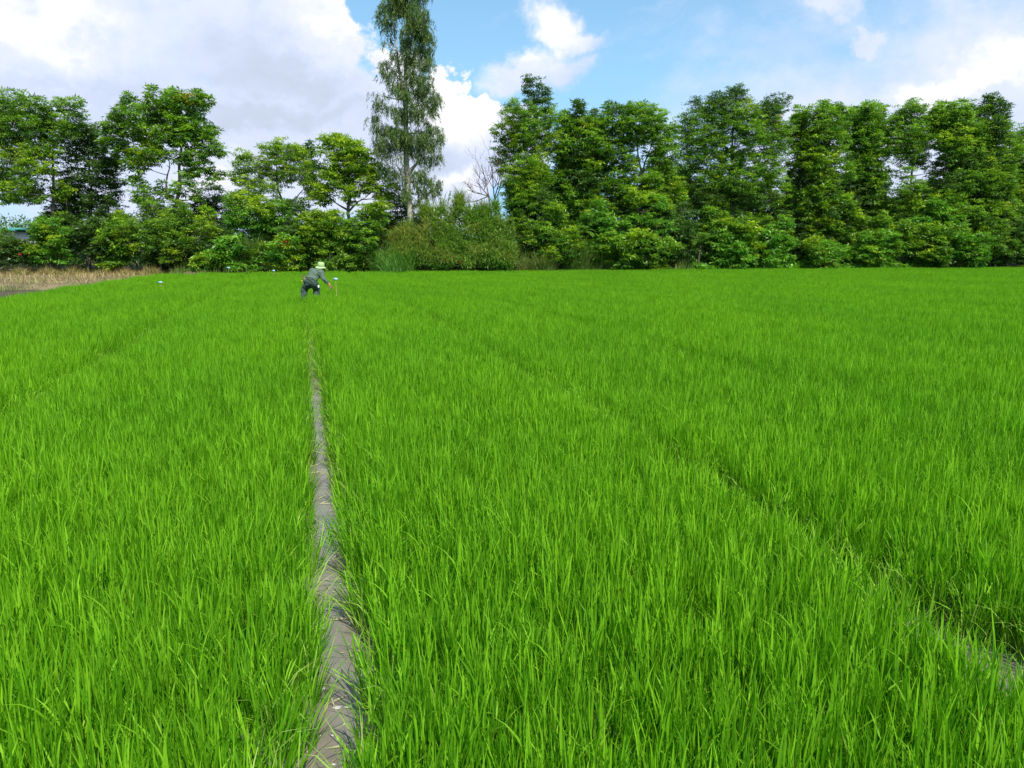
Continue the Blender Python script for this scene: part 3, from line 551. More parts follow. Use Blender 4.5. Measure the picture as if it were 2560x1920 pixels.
# second row behind, seen through the gaps
for i, (px, top, hw, Y, lb) in enumerate([
        (135, 520, 60, 60, 'shaded tree low behind the crown at the left edge'), (250, 540, 70, 62, 'shaded tree behind the dark tree near the left edge'),
        (430, 520, 60, 61, 'shaded tree seen behind the tall airy tree'), (560, 560, 60, 63, 'low distant tree left of the middle gap'),
        (700, 545, 60, 62, 'low distant tree behind the broad spreading tree'), (1010, 560, 55, 60, 'low tree behind the foot of the tall pale-barked tree'),
        (1420, 430, 80, 58, 'shaded tree behind the second tree of the right-hand row'), (1560, 470, 70, 59, 'shaded tree behind the forked tree with the sky gap'),
        (1760, 400, 90, 58, 'shaded tree behind the left side of the tallest rounded tree'), (1930, 430, 90, 58, 'shaded tree behind the right side of the tallest rounded tree'),
        (2090, 440, 80, 59, 'shaded tree behind the bright hanging sprays of the right-hand row'), (2260, 470, 75, 59, 'shaded tree behind the open-crowned tree'),
        (1350, 400, 55, 56, 'shaded tree behind the lower crown of the spired tree'), (1480, 360, 60, 57, 'shaded tree in the gap between the second and the forked tree'),
        (1660, 380, 60, 57, 'shaded tree in the gap left of the tallest rounded tree'), (1850, 360, 70, 60, 'shaded tree behind the middle of the tallest rounded tree'),
        (2010, 380, 70, 57, 'shaded tree between the tallest rounded tree and its right neighbour'), (2170, 420, 60, 56, 'shaded tree behind the narrow-crowned tree'),
        (2330, 430, 60, 57, 'shaded tree between the open-crowned and the round-topped tree'), (2480, 400, 60, 57, 'shaded tree behind the feathery dark peak'),
        (2400, 440, 80, 59, 'shaded tree behind the round-topped tree of the right-hand row'), (2540, 430, 80, 59, 'shaded tree behind the crowns at the right edge')]):
    lob = []
    for _ in range(34):
        u, v = rng.uniform(-1, 1), rng.uniform(0, 1)
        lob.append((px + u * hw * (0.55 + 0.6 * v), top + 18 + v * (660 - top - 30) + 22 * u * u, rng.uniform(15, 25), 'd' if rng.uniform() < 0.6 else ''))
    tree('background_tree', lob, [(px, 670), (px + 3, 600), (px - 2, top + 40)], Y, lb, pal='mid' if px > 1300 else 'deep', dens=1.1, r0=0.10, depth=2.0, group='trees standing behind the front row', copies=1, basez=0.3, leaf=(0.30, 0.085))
# shrubs and saplings filling the foot of the rows
def shrub(px, top, bot, hw, Y, label, pal='bush', n=20, name='shrub', group=None, dens=1.0, leaf=(0.22, 0.07), fl=None, depth=1.1):
    lob = []
    for i in range(n):
        a = rng.uniform(-1, 1); v = rng.uniform(0, 1)
        lob.append((px + a * hw * 1.15, top - 6 + rng.normal(0, 12) + (bot - top - 4) * v, rng.uniform(10, 23), 'b' if rng.uniform() < 0.25 and pal != 'deep' else ''))
    r = tree(name, lob, [(px, bot + 8), (px + rng.uniform(-8, 8), (top + bot) / 2), (px + rng.uniform(-8, 8), top + 25)], Y, label, cat='shrub', pal=pal, r0=0.05, depth=depth, dens=dens, group=group, leaf=leaf, copies=2)
    if fl:
        for (x, y) in fl:
            a = Acc(); P = at(x, y, Y + yo(px) - depth * 0.9 - 0.25); k = 26
            a.leaves(P + rng.normal(size=(k, 3)) * 0.012, rng.normal(size=(k, 3)), 0.10, 0.07, np.array([0.55, 0.06, 0.03]) * rng.uniform(0.7, 1.2, (k, 1)))
            link('flower', a.mesh('flower'), M_leaf, r)
    return r
SG = 'shrubs along the foot of the tree row'
for a in [(30, 602, 655, 60, 45.2, 'dark leafy shrub with one red flower at the left edge', 'deep', [(50, 635)]),
          (125, 560, 650, 32, 45.4, 'bright green shrub left of the dry brown grass', 'bush', None),
          (215, 565, 640, 50, 46.2, 'dull green shrub under the dark shaded tree behind the dry grass', 'deep', None),
          (290, 590, 650, 30, 46.0, 'small thin shrub at the right end of the dry brown grass', 'mid', None),
          (445, 590, 672, 60, 45.6, 'dark green shrub under the low young tree', 'deep', None),
          (545, 615, 674, 36, 43.6, 'small bright green shrub beside the left clump of reeds', 'bush', None),
          (700, 605, 676, 50, 43.9, 'bright green shrub with orange flowers left of the worker', 'bush', [(703, 612), (712, 605)]),
          (752, 590, 676, 30, 45.2, 'shaded shrub with dark red flowers behind the worker', 'deep', [(752, 612), (762, 610)]),
          (915, 600, 676, 50, 45.6, 'very dark shrub in the shade left of the white-veined grass clump', 'deep', None)]:
    shrub(*a[:3], a[3], a[4], a[5], pal=a[6], group=SG, fl=a[7])
R_ = [(1340, 520, 640, 60, 45.2, 'rounded shrub under the spired tree, beside the flowering mound', 'mid'), (1395, 590, 650, 40, 44.8, 'drooping dark shrub between the mound and the pale reeds', 'mid'),
      (1510, 520, 650, 55, 45.0, 'leafy shrub with pale tips left of the big rounded bush', 'bush'), (1600, 480, 640, 60, 45.2, 'tall bright bush under the forked tree with the sky gap', 'bush'),
      (1555, 590, 672, 60, 43.9, 'wide low bush reaching out over the field, left half', 'mid'), (1630, 590, 672, 55, 44.1, 'wide low bush reaching out over the field, right half', 'mid'),
      (1680, 520, 650, 45, 45.5, 'dark bush behind the small palm', 'deep'), (1800, 545, 665, 45, 45.4, 'dark bush right of the small palm', 'mid'),
      (1850, 590, 668, 45, 44.6, 'low bush with long drooping leaves right of the small palm', 'bush'), (1925, 590, 668, 40, 44.5, 'low bright bush of pale hanging leaves under the tallest rounded tree', 'bush'),
      (1985, 540, 655, 45, 46.0, 'shaded bush behind the bright hanging leaves', 'deep'), (2060, 620, 668, 28, 43.9, 'small fresh green shrub with red flowers by the low hedge', 'bush'),
      (2120, 520, 662, 50, 45.4, 'tall dark bush in the middle of the right-hand row', 'mid'), (2185, 590, 668, 40, 44.6, 'low drooping bush at the end of the low hedge', 'bush'),
      (2250, 560, 662, 50, 44.9, 'bush with glossy round leaves, right of the drooping one', 'mid'), (2330, 500, 660, 60, 45.4, 'tall pale bush under the open-crowned tree', 'bush'),
      (2370, 580, 668, 55, 44.4, 'dull green bush under the round-topped tree', 'mid'), (2430, 600, 670, 40, 44.2, 'low yellow-green drooping bush near the right edge', 'bush'),
      (2490, 520, 668, 55, 45.0, 'large leafy bush near the right edge', 'mid'), (2550, 560, 668, 50, 45.3, 'dark bush cut off by the right edge', 'deep'),
      (1460, 560, 650, 40, 46.5, 'dark bush behind the pale reeds', 'deep'), (2040, 500, 640, 50, 47.0, 'grey-green bush behind the small flowering shrub', 'mid')]
for a in R_:
    shrub(*a[:6], pal=a[6], group=SG, fl=[(2055, 630), (2080, 655), (2062, 660)] if a[0] == 2060 else None)
# extra foliage beyond the frame edges, so that a step aside still finds the row closed
for px, Y, lb in [(-160, 47, 'broadleaf tree just past the left edge'), (2690, 47, 'broadleaf tree just past the right edge'), (2830, 48, 'outermost broadleaf tree on the right')]:
    lob = [(px + rng.uniform(-75, 75), 270 + rng.uniform(0, 380), rng.uniform(22, 34), '') for _ in range(40)]
    tree('broadleaf_tree', lob, [(px, 670), (px, 500), (px, 320)], Y, lb, group='trees past the frame', depth=1.8)

# ------------------------------------------------------------------ leafless tree
def bare():
    Y = 48.5; P0 = at(1226, 560, Y); P0[2] = bz(P0[0], Y)
    root = empty('bare_tree', tuple(P0), label='leafless dead tree with thin grey branches behind the flowering mound', cat='tree')
    tr = Acc()
    def br(p, dr, L, r, lv):
        k = 6; pts = [p]; q = p.copy(); dd_ = dr.copy()
        for i in range(k):
            dd_ = unit(dd_ + rng.normal(0, 0.09, 3) + np.array([0, 0, 0.05])); q = q + dd_ * L / k; pts.append(q.copy())
        tr.tube(pts, np.linspace(r, r * 0.45, k + 1), 5)
        if lv == 0: return
        for j in range(4 if lv > 1 else 3):
            i = rng.integers(2, k + 1); side = unit(rng.normal(size=3) * np.array([1, 0.7, 0.5]))
            br(pts[i], unit(dd_ * 0.75 + side * 0.75 + np.array([0, 0, 0.15])), L * rng.uniform(0.5, 0.72), r * 0.5, lv - 1)
    def to(px, py, dy=0): return at(px, py, Y + dy)
    a0 = P0.copy(); a0[2] -= 0.1
    fork = to(1222, 490); fk2 = to(1237, 500)
    tr.tube([a0, to(1228, 530), fork], [0.10, 0.075, 0.06], 7); tr.tube([a0, to(1240, 535), fk2], [0.09, 0.06, 0.045], 7)
    for (s, e) in [(fork, (1205, 420)), (fork, (1172, 478)), (fork, (1190, 455)), (fk2, (1240, 430)), (fk2, (1262, 450)), (fk2, (1222, 425)), (fork, (1180, 505))]:
        E = to(*e, rng.uniform(-0.6, 0.6)); br(s, unit(E - s), np.linalg.norm(E - s) * 1.1, 0.042, 3)
    link('trunk', tr.mesh('trunk', True), M_greybark, root)
M_greybark = surf('grey_dead_wood', (0.16, 0.13, 0.11), (0.27, 0.24, 0.21), 6, 0.9, 0.3)
bare()

# ------------------------------------------------------------------ flowering overgrown mound
def mound():
    Y = 46.2; C = at(1128, 600, Y); base = (C[0], Y, bz(C[0], Y))
    root = empty('overgrown_mound', base, label='rounded mound of brownish tangled grass and vines dotted with orange flowers', cat='bush')
    g, l = Acc(), Acc()
    def top(px): return np.interp(px, [945, 975, 1010, 1060, 1110, 1160, 1210, 1245, 1275, 1310], [655, 596, 570, 524, 515, 508, 530, 540, 590, 660]) + 10 * np.sin(px * 0.085) + 7 * np.sin(px * 0.19 + 1)
    N = 15000
    T_ = 120; tx = rng.uniform(968, 1286, T_); tv = rng.uniform(0, 1, T_) ** 0.85; ti = rng.integers(0, T_, N); tb = rng.normal(0, 0.28, T_)
    px = np.clip(tx[ti] + rng.normal(0, 6.0, N), 950, 1304); v = np.clip(tv[ti] + rng.normal(0, 0.035, N), -0.03, 1); py = top(px) + rng.normal(0, 3, N) + (668 - top(px)) * v
    front = 1.9 * np.sqrt(np.clip(1 - ((px - 1128) / 185) ** 2, 0, 1)) * (0.35 + 0.65 * np.clip(v, 0, 1)) + 0.35 * tb[ti]
    yy_ = Y - front + rng.uniform(-0.12, 0.2, N)
    P = np.array([at(a, c_, y_) for a, c_, y_ in zip(px, py, yy_)])
    k = rng.uniform(size=N)[:, None]; left = (np.clip((1230 - px) / 250, 0.1, 1))[:, None]
    br = np.clip(rng.normal(0.42, 0.3, (N, 1)) * left + tb[ti][:, None] , 0, 1)
    col = (np.array([0.09, 0.20, 0.03]) * (1 - k) + np.array([0.18, 0.30, 0.05]) * k) * (1 - br) + (np.array([0.42, 0.36, 0.13]) * (1 - k) + np.array([0.26, 0.29, 0.06]) * k) * br
    g.ribbons(P, rng.uniform(0, 6.28, N), rng.uniform(0.1, 0.9, N), rng.uniform(1.4, 2.8, N), rng.uniform(0.45, 1.25, N), rng.uniform(0.020, 0.042, N), col * 1.25, 5)
    j = np.where(v < 0.10)[0][:900]; g.ribbons(P[j], rng.uniform(0, 6.28, len(j)), rng.uniform(0, 0.7, len(j)), rng.uniform(0.4, 1.6, len(j)), rng.uniform(0.5, 1.1, len(j)), rng.uniform(0.015, 0.03, len(j)), col[j], 4)
    M_ = 16000; i = rng.integers(0, N, M_); i = i[(px[i] > 1080) | (rng.uniform(size=M_) < 0.3)]
    Q = P[i] + rng.normal(size=(len(i), 3)) * 0.12 + np.array([0, -0.1, 0.1])
    l.leaves(Q, rng.normal(size=(len(i), 3)) + np.array([0, -0.5, 0.1]), rng.uniform(0.08, 0.17, len(i)), rng.uniform(0.04, 0.07, len(i)), colr(len(i), 'bush') * (0.7 + 0.5 * (np.sin(Q[:, :1] * 3.1 + Q[:, 2:] * 4) > 0)))
    tr = Acc()
    # inner body keeps the far side from showing through
    Mi = 9000; px2 = rng.uniform(965, 1290, Mi); v2 = rng.uniform(0.08, 1, Mi); P2 = np.array([at(a, top(a) + (668 - top(a)) * w_, Y + e) for a, w_, e in zip(px2, v2, rng.uniform(-0.4, 1.6, Mi))])
    l.leaves(P2, rng.normal(size=(Mi, 3)), 0.24, 0.11, colr(Mi, 'deep'))
    for si, (sx, sy) in enumerate([(1125, 480), (1150, 497), (1192, 503), (1205, 498), (1245, 520), (1088, 520), (1282, 548), (1108, 500), (1170, 500)]):
        tr = Acc()
        e = at(sx, sy, Y - 0.5); s0 = at(sx + rng.uniform(-12, 12), sy + 60, Y - 0.5)
        tr.tube([s0, (s0 + e) / 2 + rng.normal(0, 0.05, 3), e], [0.014, 0.011, 0.006], 4)
        link('stem', tr.mesh('stem'), M_bark, root)
        t = rng.uniform(0.3, 1.05, 60)[:, None]; l.leaves(s0 + (e - s0) * t, rng.normal(size=(60, 3)) + np.array([0, 0, 0.3]), 0.13, 0.05, colr(60, 'mid'))
    for (x, y) in [(1131, 504), (1099, 550), (1203, 511), (1119, 625), (1205, 560), (1198, 583), (1212, 583), (1215, 640), (1217, 643), (1240, 638), (1110, 632), (1085, 640), (1020, 630), (1150, 655), (1165, 580), (1235, 600), (1066, 600)]:
        y2 = Y - 1.95 * math.sqrt(max(0, 1 - ((x - 1128) / 185) ** 2)) * (0.35 + 0.65 * (y - top(x)) / (668 - top(x))) - 0.12
        Pf = at(x, y, y2); kk = 14; hue = np.array([0.70, 0.13, 0.06]) if y > 512 else np.array([0.75, 0.06, 0.12])
        f = Acc(); f.leaves(Pf + rng.normal(size=(kk, 3)) * 0.010, rng.normal(size=(kk, 3)), 0.085, 0.06, hue * rng.uniform(0.8, 1.15, (kk, 1))); link('flower', f.mesh('flower'), M_leaf, root)
    link('grass_blades', g.mesh('grass_blades'), M_gras, root); link('vine_leaves', l.mesh('vine_leaves'), M_leaf, root)
mound()

# ------------------------------------------------------------------ reeds, tall grass, ground cover
def reed(px, top, bot, hw, Y, label, c0, c1, n=900, w=(0.02, 0.04), group='clumps of tall grass along the bank'):
    Y = Y + yo(px); P0 = at(px, bot, Y); z0 = bz(P0[0], Y); root = None
    a = Acc(); H = at(px, top, Y)[2] - z0; wm = hw / FPX * Y
    th = rng.uniform(0, 6.28, n); rr = np.sqrt(rng.uniform(0, 1, n)) * wm * 0.75
    P = np.stack([P0[0] + rr * np.cos(th), Y + rr * np.sin(th) * 0.7, np.full(n, z0 - 0.02)], 1)
    C = np.array(c0) + (np.array(c1) - np.array(c0)) * rng.uniform(0, 1, (n, 1))
    a.ribbons(P, rng.uniform(0, 6.28, n), np.abs(rng.normal(0, 0.22, n)), rng.uniform(0.6, 2.4, n), H * rng.uniform(0.45, 1.3, n), rng.uniform(*w, n), C, 6)
    o = link('grass_clump', a.mesh('grass_clump'), M_gras); return tag(o, label, 'grass clump', group)
reed(628, 590, 672, 42, 44.2, 'tall dark green reed clump with arching blades left of the worker', (0.06, 0.13, 0.02), (0.13, 0.22, 0.04), 1100)
reed(945, 612, 676, 30, 44.8, 'pale striped grass clump at the left foot of the tall pale-barked tree', (0.10, 0.26, 0.04), (0.32, 0.52, 0.13), 620, (0.025, 0.05))
reed(1010, 606, 676, 30, 44.6, 'pale striped grass clump against the left side of the mound', (0.09, 0.24, 0.03), (0.28, 0.48, 0.11), 620, (0.025, 0.05))
reed(980, 636, 678, 38, 44.1, 'low pale grass clump between the two striped clumps', (0.09, 0.24, 0.03), (0.22, 0.42, 0.10), 600)
reed(590, 640, 674, 22, 43.4, 'small reed clump beside the bright green shrub', (0.10, 0.18, 0.03), (0.18, 0.28, 0.06), 400)
reed(1440, 590, 660, 40, 44.4, 'tall pale green reeds between the mound and the big bush', (0.10, 0.18, 0.03), (0.20, 0.30, 0.08), 1100)
reed(1360, 625, 668, 30, 44.0, 'low reeds beside the right foot of the mound', (0.12, 0.18, 0.04), (0.24, 0.32, 0.10), 700)
reed(1495, 600, 660, 30, 44.6, 'green reeds against the left side of the big bush', (0.09, 0.17, 0.03), (0.18, 0.28, 0.07), 700)
def band(name, n, xr, yr, hr, cols, mat, wr=(0.010, 0.022), zf=None, lean=0.4, bend=1.2, dens=None, **k):
    x = rng.uniform(*xr, n); y = yr(x, rng.uniform(0, 1, n))
    if dens is not None: m = rng.uniform(size=n) < dens(x, y); x, y = x[m], y[m]
    n = len(x); z = zf(x, y) if zf else bank_z(x, y)
    a = Acc(); C = np.array(cols)[rng.integers(0, len(cols), n)] * rng.uniform(0.75, 1.25, (n, 1))
    hh = rng.uniform(*hr, n) * (0.72 + 0.30 * np.sin(x * 1.7) * np.sin(x * 0.6 + 1) + 0.28 * np.sin(x * 4.1 + 2 * np.sin(y * 2)))
    a.ribbons(np.stack([x, y, z - 0.02], 1), rng.uniform(0, 6.28, n), np.abs(rng.normal(0, lean, n)), rng.uniform(0.2, bend * 1.6, n), hh, rng.uniform(*wr, n), C, 4)
    o = link(name, a.mesh(name), mat); return tag(o, kind='stuff', **k)
GR = [(0.10, 0.19, 0.03), (0.16, 0.25, 0.05), (0.20, 0.24, 0.07), (0.08, 0.15, 0.03)]
band('wild_grass', 36000, (-20, 36), lambda x, u: far_edge(x) - 0.1 + u ** 1.6 * 3.2, (0.3, 0.85), GR, M_gras, label='rough green grass along the foot of the trees', cat='grass',
     dens=lambda x, y: np.where((x > 0) & (x < 10), 1.0, 0.55))
band('pale_grass', 13000, (-10, 1.5), lambda x, u: far_edge(x) - 0.1 + u * 1.2, (0.45, 1.05), [(0.20, 0.28, 0.07), (0.30, 0.30, 0.11), (0.42, 0.34, 0.15), (0.14, 0.25, 0.05)], M_gras, label='mixed pale and straw coloured grass in front of the flowering mound', cat='grass', lean=0.45, bend=1.6)
band('tall_grass', 24000, (0.5, 11.5), lambda x, u: far_edge(x) + 0.05 + u * 1.9, (0.6, 1.5), [(0.14, 0.29, 0.05), (0.20, 0.36, 0.08), (0.26, 0.34, 0.11), (0.34, 0.30, 0.13)], M_gras, wr=(0.015, 0.032), label='tall pale unkempt grass between the mound and the big bush', cat='grass', lean=0.35, bend=1.3)
band('dry_grass', 30000, (-36, -19.4), lambda x, u: 43.2 + u * 4.0 - 0.0 * x, (0.22, 0.75), [(0.30, 0.21, 0.08), (0.24, 0.17, 0.07), (0.36, 0.28, 0.11), (0.17, 0.20, 0.05), (0.12, 0.19, 0.04)], M_straw, zf=lambda x, y: 0.12 + 0 * x, lean=0.6,
     label='dead brown grass at the foot of the left trees', cat='dry grass', dens=lambda x, y: 0.45 + 0.55 * (np.sin(x * 0.9 + 1) > -0.3))
band('weeds', 5000, (-34, -14), lambda x, u: 31.2 + 0.1 * (x + 20) + u * 1.6, (0.08, 0.4), [(0.12, 0.22, 0.04), (0.20, 0.26, 0.07), (0.30, 0.25, 0.12), (0.10, 0.16, 0.04)], M_gras, zf=lambda x, y: np.maximum(fallow_z(x, y), -0.01), lean=0.7, bend=1.2, label='weeds along the wet ditch at the far left', cat='weeds', dens=lambda x, y: np.where(x < lf(y) - 0.1, 0.5 + 0.5 * np.sin(x * 2.3), 0))
band('straw', 22000, (-34, -14), lambda x, u: 31.5 + u * 13, (0.12, 0.4), [(0.34, 0.25, 0.12), (0.40, 0.31, 0.15), (0.24, 0.28, 0.07), (0.26, 0.18, 0.09)], M_straw, zf=lambda x, y: fallow_z(x, y) + 0.01, lean=1.3, bend=0.6, wr=(0.015, 0.035),
     label='cut straw lying over the fallow plot at the left', cat='straw', dens=lambda x, y: np.where((x < lf(y) - 0.5) & (y > 32.4 + 0.1 * (x + 20)), 0.45 + 0.4 * np.sin(y * 2.2 + x * 0.4), 0))
# low broad-leaved ground cover along the field edge, right of centre
a = Acc(); n = 12000
x = rng.uniform(11.5, 29, n); y = far_edge(x) + 0.1 + rng.uniform(0, 1.6, n); z = bank_z(x, y) + rng.uniform(0.08, 0.80, n) * np.clip(0.9 + 0.25 * np.sin(x * 1.3), 0, 2)
D = rng.normal(size=(n, 3)) * np.array([1, 1, 0.5]) + np.array([0, -0.4, 0.4])
a.leaves(np.stack([x, y, z], 1), D, rng.uniform(0.16, 0.3, n), rng.uniform(0.13, 0.24, n), colr(n, 'bush') * 1.3)
tag(link('ground_cover', a.mesh('ground_cover'), M_leaf), 'low broad-leaved creeping plants between the rice and the right-hand trees', 'ground cover', kind='stuff')
# shaded litter and low leaves under the trees
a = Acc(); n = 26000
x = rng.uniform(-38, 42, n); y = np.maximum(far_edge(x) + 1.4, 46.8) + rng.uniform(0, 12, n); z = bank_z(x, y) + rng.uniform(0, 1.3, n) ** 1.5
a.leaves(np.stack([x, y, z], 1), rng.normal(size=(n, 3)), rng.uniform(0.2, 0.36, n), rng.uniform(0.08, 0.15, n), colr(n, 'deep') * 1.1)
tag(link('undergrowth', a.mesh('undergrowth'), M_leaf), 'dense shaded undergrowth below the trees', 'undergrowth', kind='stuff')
# far wood closing the view between the trunks
a = Acc(); n = 90000
x = rng.uniform(-75, 80, n); y = rng.uniform(78, 88, n); z = rng.uniform(0, 1, n) * (4.2 + 1.2 * np.sin(x * 0.31) + 0.7 * np.sin(x * 0.9 + 1) + 0.9 * np.clip(x / 20, -1, 2))
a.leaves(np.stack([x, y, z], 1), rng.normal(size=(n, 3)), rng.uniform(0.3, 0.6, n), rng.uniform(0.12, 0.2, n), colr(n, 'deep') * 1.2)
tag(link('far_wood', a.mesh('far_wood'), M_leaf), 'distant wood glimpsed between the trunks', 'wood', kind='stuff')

# ------------------------------------------------------------------ small palms
def palm(px, py, bot, Y, label, nf=11, L=1.6, trunkh=True):
    Y = Y + yo(px) - 0.6; C = at(px, py, Y); root = empty('small_palm', (C[0], Y, bz(C[0], Y)), label=label, cat='palm', group='small palms in the undergrowth')
    t = Acc(); t.tube([(C[0] + 0.05, Y, bz(C[0], Y) - 0.1), (C[0] - 0.12, Y, (C[2]) * 0.5), tuple(C)], [0.09, 0.07, 0.055], 8, (0.5, 0.5, 0.45))
    link('trunk', t.mesh('trunk', True), M_bark, root)
    for i in range(nf):
        f = Acc(); az = i * 2 * math.pi / nf + rng.normal(0, 0.2); el = rng.uniform(0.5, 1.35); p_ = C.copy(); pts = [p_.copy()]
        h = np.array([math.cos(az), math.sin(az), 0])
        for s in range(9):
            p_ = p_ + (h * math.cos(el) + np.array([0, 0, math.sin(el)])) * L * rng.uniform(0.85, 1.1) / 9; el -= 0.16 + 0.02 * s; pts.append(p_.copy())
        pts = np.array(pts); f.tube(pts, np.linspace(0.02, 0.006, 10), 4, (0.1, 0.2, 0.04))
        k = 60; s = rng.uniform(0.12, 1, k); q = np.stack([np.interp(s * 9, np.arange(10), pts[:, j]) for j in range(3)], 1)
        tan = unit(np.stack([np.interp(s * 9, np.arange(10), np.gradient(pts[:, j])) for j in range(3)], 1))
        sd_ = np.cross(tan, [0, 0, 1]) * np.where(rng.uniform(size=k) < 0.5, 1, -1)[:, None]
        f.leaves(q, unit(sd_) + tan * 0.8 + np.array([0, 0, -0.35]), 0.42 * np.sin(s * 2.6 + 0.35).clip(0.3, 1), 0.045, colr(k, 'mid', 0.35))
        link('frond', f.mesh('frond'), M_leaf, root)
palm(1752, 612, 665, 45.0, 'small palm with upright fronds at the left side of the tallest rounded tree')
palm(1455, 585, 660, 45.0, 'young palm with drooping fronds half hidden left of the big rounded bush', 8, 1.1)

# ------------------------------------------------------------------ hut behind the trees at the far left
def box(acc, x0, x1, y0, y1, z0, z1):
    V = [(x, y, z) for x in (x0, x1) for y in (y0, y1) for z in (z0, z1)]
    acc.add(V, [(0, 1, 3, 2), (4, 6, 7, 5), (0, 4, 5, 1), (2, 3, 7, 6), (0, 2, 6, 4), (1, 5, 7, 3)])
M_teal = surf('green_roof_sheet', (0.03, 0.20, 0.15), (0.06, 0.27, 0.21), 2, 0.4, 0.1)
M_white = surf('whitewash', (0.62, 0.63, 0.62), (0.74, 0.74, 0.72), 1.5, 0.9, 0.1)
M_dark = surf('doorway_shade_colour', (0.02, 0.02, 0.02), (0.04, 0.035, 0.03), 2, 0.6, 0.1)  # near-black colour stands in for the shade inside the doorway; the panel is solid
hl = at(-60, 574, 60); hr_ = at(37, 574, 60)
hut = empty('hut', ((hl[0] + hr_[0]) / 2, 62, 0), label='small hut with a teal sheet roof glimpsed through the trees at the far left', cat='hut')
a = Acc(); box(a, hl[0] + 0.3, hr_[0] - 0.3, 60.4, 64.5, -0.05, hl[2] - 0.15); link('wall', a.mesh('wall'), M_white, hut)
a = Acc(); zt = hl[2]
a.add([(hl[0], 59.9, zt - 0.12), (hr_[0], 59.9, zt - 0.12), (hr_[0], 65, zt - 0.12), (hl[0], 65, zt - 0.12), (hl[0], 59.9, zt), (hr_[0], 59.9, zt), (hr_[0] - 0.1, 62.4, zt + 0.2), (hl[0] + 0.1, 62.4, zt + 0.2), (hr_[0], 65, zt), (hl[0], 65, zt)],
      [(0, 1, 5, 4), (4, 5, 6, 7), (7, 6, 8, 9), (3, 9, 8, 2), (0, 3, 2, 1), (0, 4, 7, 9), (1, 2, 8, 6)][:5])
a.add([(hr_[0], 59.9, zt), (hr_[0], 65, zt), (hr_[0] - 0.1, 62.4, zt + 0.2), (hr_[0] - 0.05, 62.4, zt + 0.1)], [(0, 1, 2, 3)])
link('roof', a.mesh('roof'), M_teal, hut)
a = Acc(); box(a, hr_[0] - 2.0, hr_[0] - 1.1, 60.36, 60.42, -0.05, 1.95); link('door', a.mesh('door'), M_dark, hut)

# ------------------------------------------------------------------ plot marker signs
M_stake = surf('bamboo_stake', (0.30, 0.22, 0.11), (0.42, 0.33, 0.18), 20, 0.8, 0.2)
M_card = surf('white_card', (0.42, 0.56, 0.66), (0.50, 0.62, 0.70), 30, 0.5, 0.05)
M_blue = surf('blue_card_edge', (0.05, 0.38, 0.62), (0.08, 0.45, 0.70), 10, 0.5, 0.05)
M_ink = surf('ink', (0.03, 0.06, 0.18), (0.05, 0.08, 0.22), 10, 0.6, 0.0)
def sign(px, py, D, rz, label, bw=0.125):
    P = at(px, py, D); root = empty('plot_sign', (P[0], P[1], 0), label=label, cat='sign', group='small plot signs on stakes')
    a = Acc(); a.tube([(P[0], P[1], -0.05), (P[0] + 0.01, P[1], P[2] * 0.6), (P[0], P[1], P[2] + 0.02)], [0.009, 0.008, 0.007], 6); link('stake', a.mesh('stake'), M_stake, root)
    c, s = math.cos(rz), math.sin(rz)
    def panel(name, w, z0, z1, yo, mat, x0=None):
        a = Acc(); V = []
        x0_ = -w / 2 if x0 is None else x0
        box(a, x0_, x0_ + w, yo - 0.0018, yo + 0.0018, z0, z1)
        V = a.V[0]; V = np.stack([P[0] + V[:, 0] * c - V[:, 1] * s, P[1] + V[:, 0] * s + V[:, 1] * c, P[2] + V[:, 2]], 1); a.V[0] = V
        return link(name, a.mesh(name), mat, root)
    panel('board', bw, -0.03, 0.038, -0.012, M_blue)
    panel('card', bw - 0.018, -0.024, 0.026, -0.016, M_card)
    a = Acc()
    for r_ in range(2):
        xx_ = -bw / 2 + 0.02
        while xx_ < bw / 2 - 0.03:
            w_ = rng.uniform(0.006, 0.014); V0 = len(a.V); box(a, xx_, xx_ + w_, -0.0195, -0.0183, 0.004 - r_ * 0.018, 0.012 - r_ * 0.018); xx_ += w_ + 0.006
            V = a.V[V0]; a.V[V0] = np.stack([P[0] + V[:, 0] * c - V[:, 1] * s, P[1] + V[:, 0] * s + V[:, 1] * c, P[2] + V[:, 2]], 1)
    link('writing', a.mesh('writing'), M_ink, root)
sign(401, 706, 27.0, 0.1, 'small blue and white plot sign standing alone in the rice at the far left', 0.13)
sign(571, 669.5, 41.5, 0.0, 'small white plot sign at the field edge below the bright green shrub', 0.17)
sign(684, 677, 37.0, -0.1, 'small blue and white plot sign just left of the worker near the field edge', 0.14)
sign(839, 698, 21.9, -0.15, 'small blue and white plot sign just right of the worker outstretched hand', 0.125)

# ------------------------------------------------------------------ worker bending over the rice
def skinmesh(name, pts, edges, mat, parent=None, root=0, sub=2, disp=0.0, dscale=0.12):
    """one continuous surface grown round a jointed line figure; pts: (position, radius)"""
    me = bpy.data.meshes.new(name); me.from_pydata([tuple(p) for p, r in pts], edges, [])
    o = link(name, me, mat, parent)
    o.modifiers.new('skin', 'SKIN')
    for i, (p, r) in enumerate(pts):
        v = me.skin_vertices[0].data[i]; v.radius = r if isinstance(r, tuple) else (r, r); v.use_root = (i == root)
    sb_ = o.modifiers.new('smooth', 'SUBSURF'); sb_.levels = sub; sb_.render_levels = sub
    o.modifiers['skin'].use_smooth_shade = True
    if disp:
        t = bpy.data.textures.new(name + '_folds', 'CLOUDS'); t.noise_scale = dscale; t.noise_depth = 2
        m = o.modifiers.new('folds', 'DISPLACE'); m.texture = t; m.strength = disp; m.mid_level = 0.5; m.texture_coords = 'GLOBAL'
    return o
M_skin = surf('skin', (0.36, 0.17, 0.09), (0.42, 0.21, 0.12), 12, 0.55, 0.05)
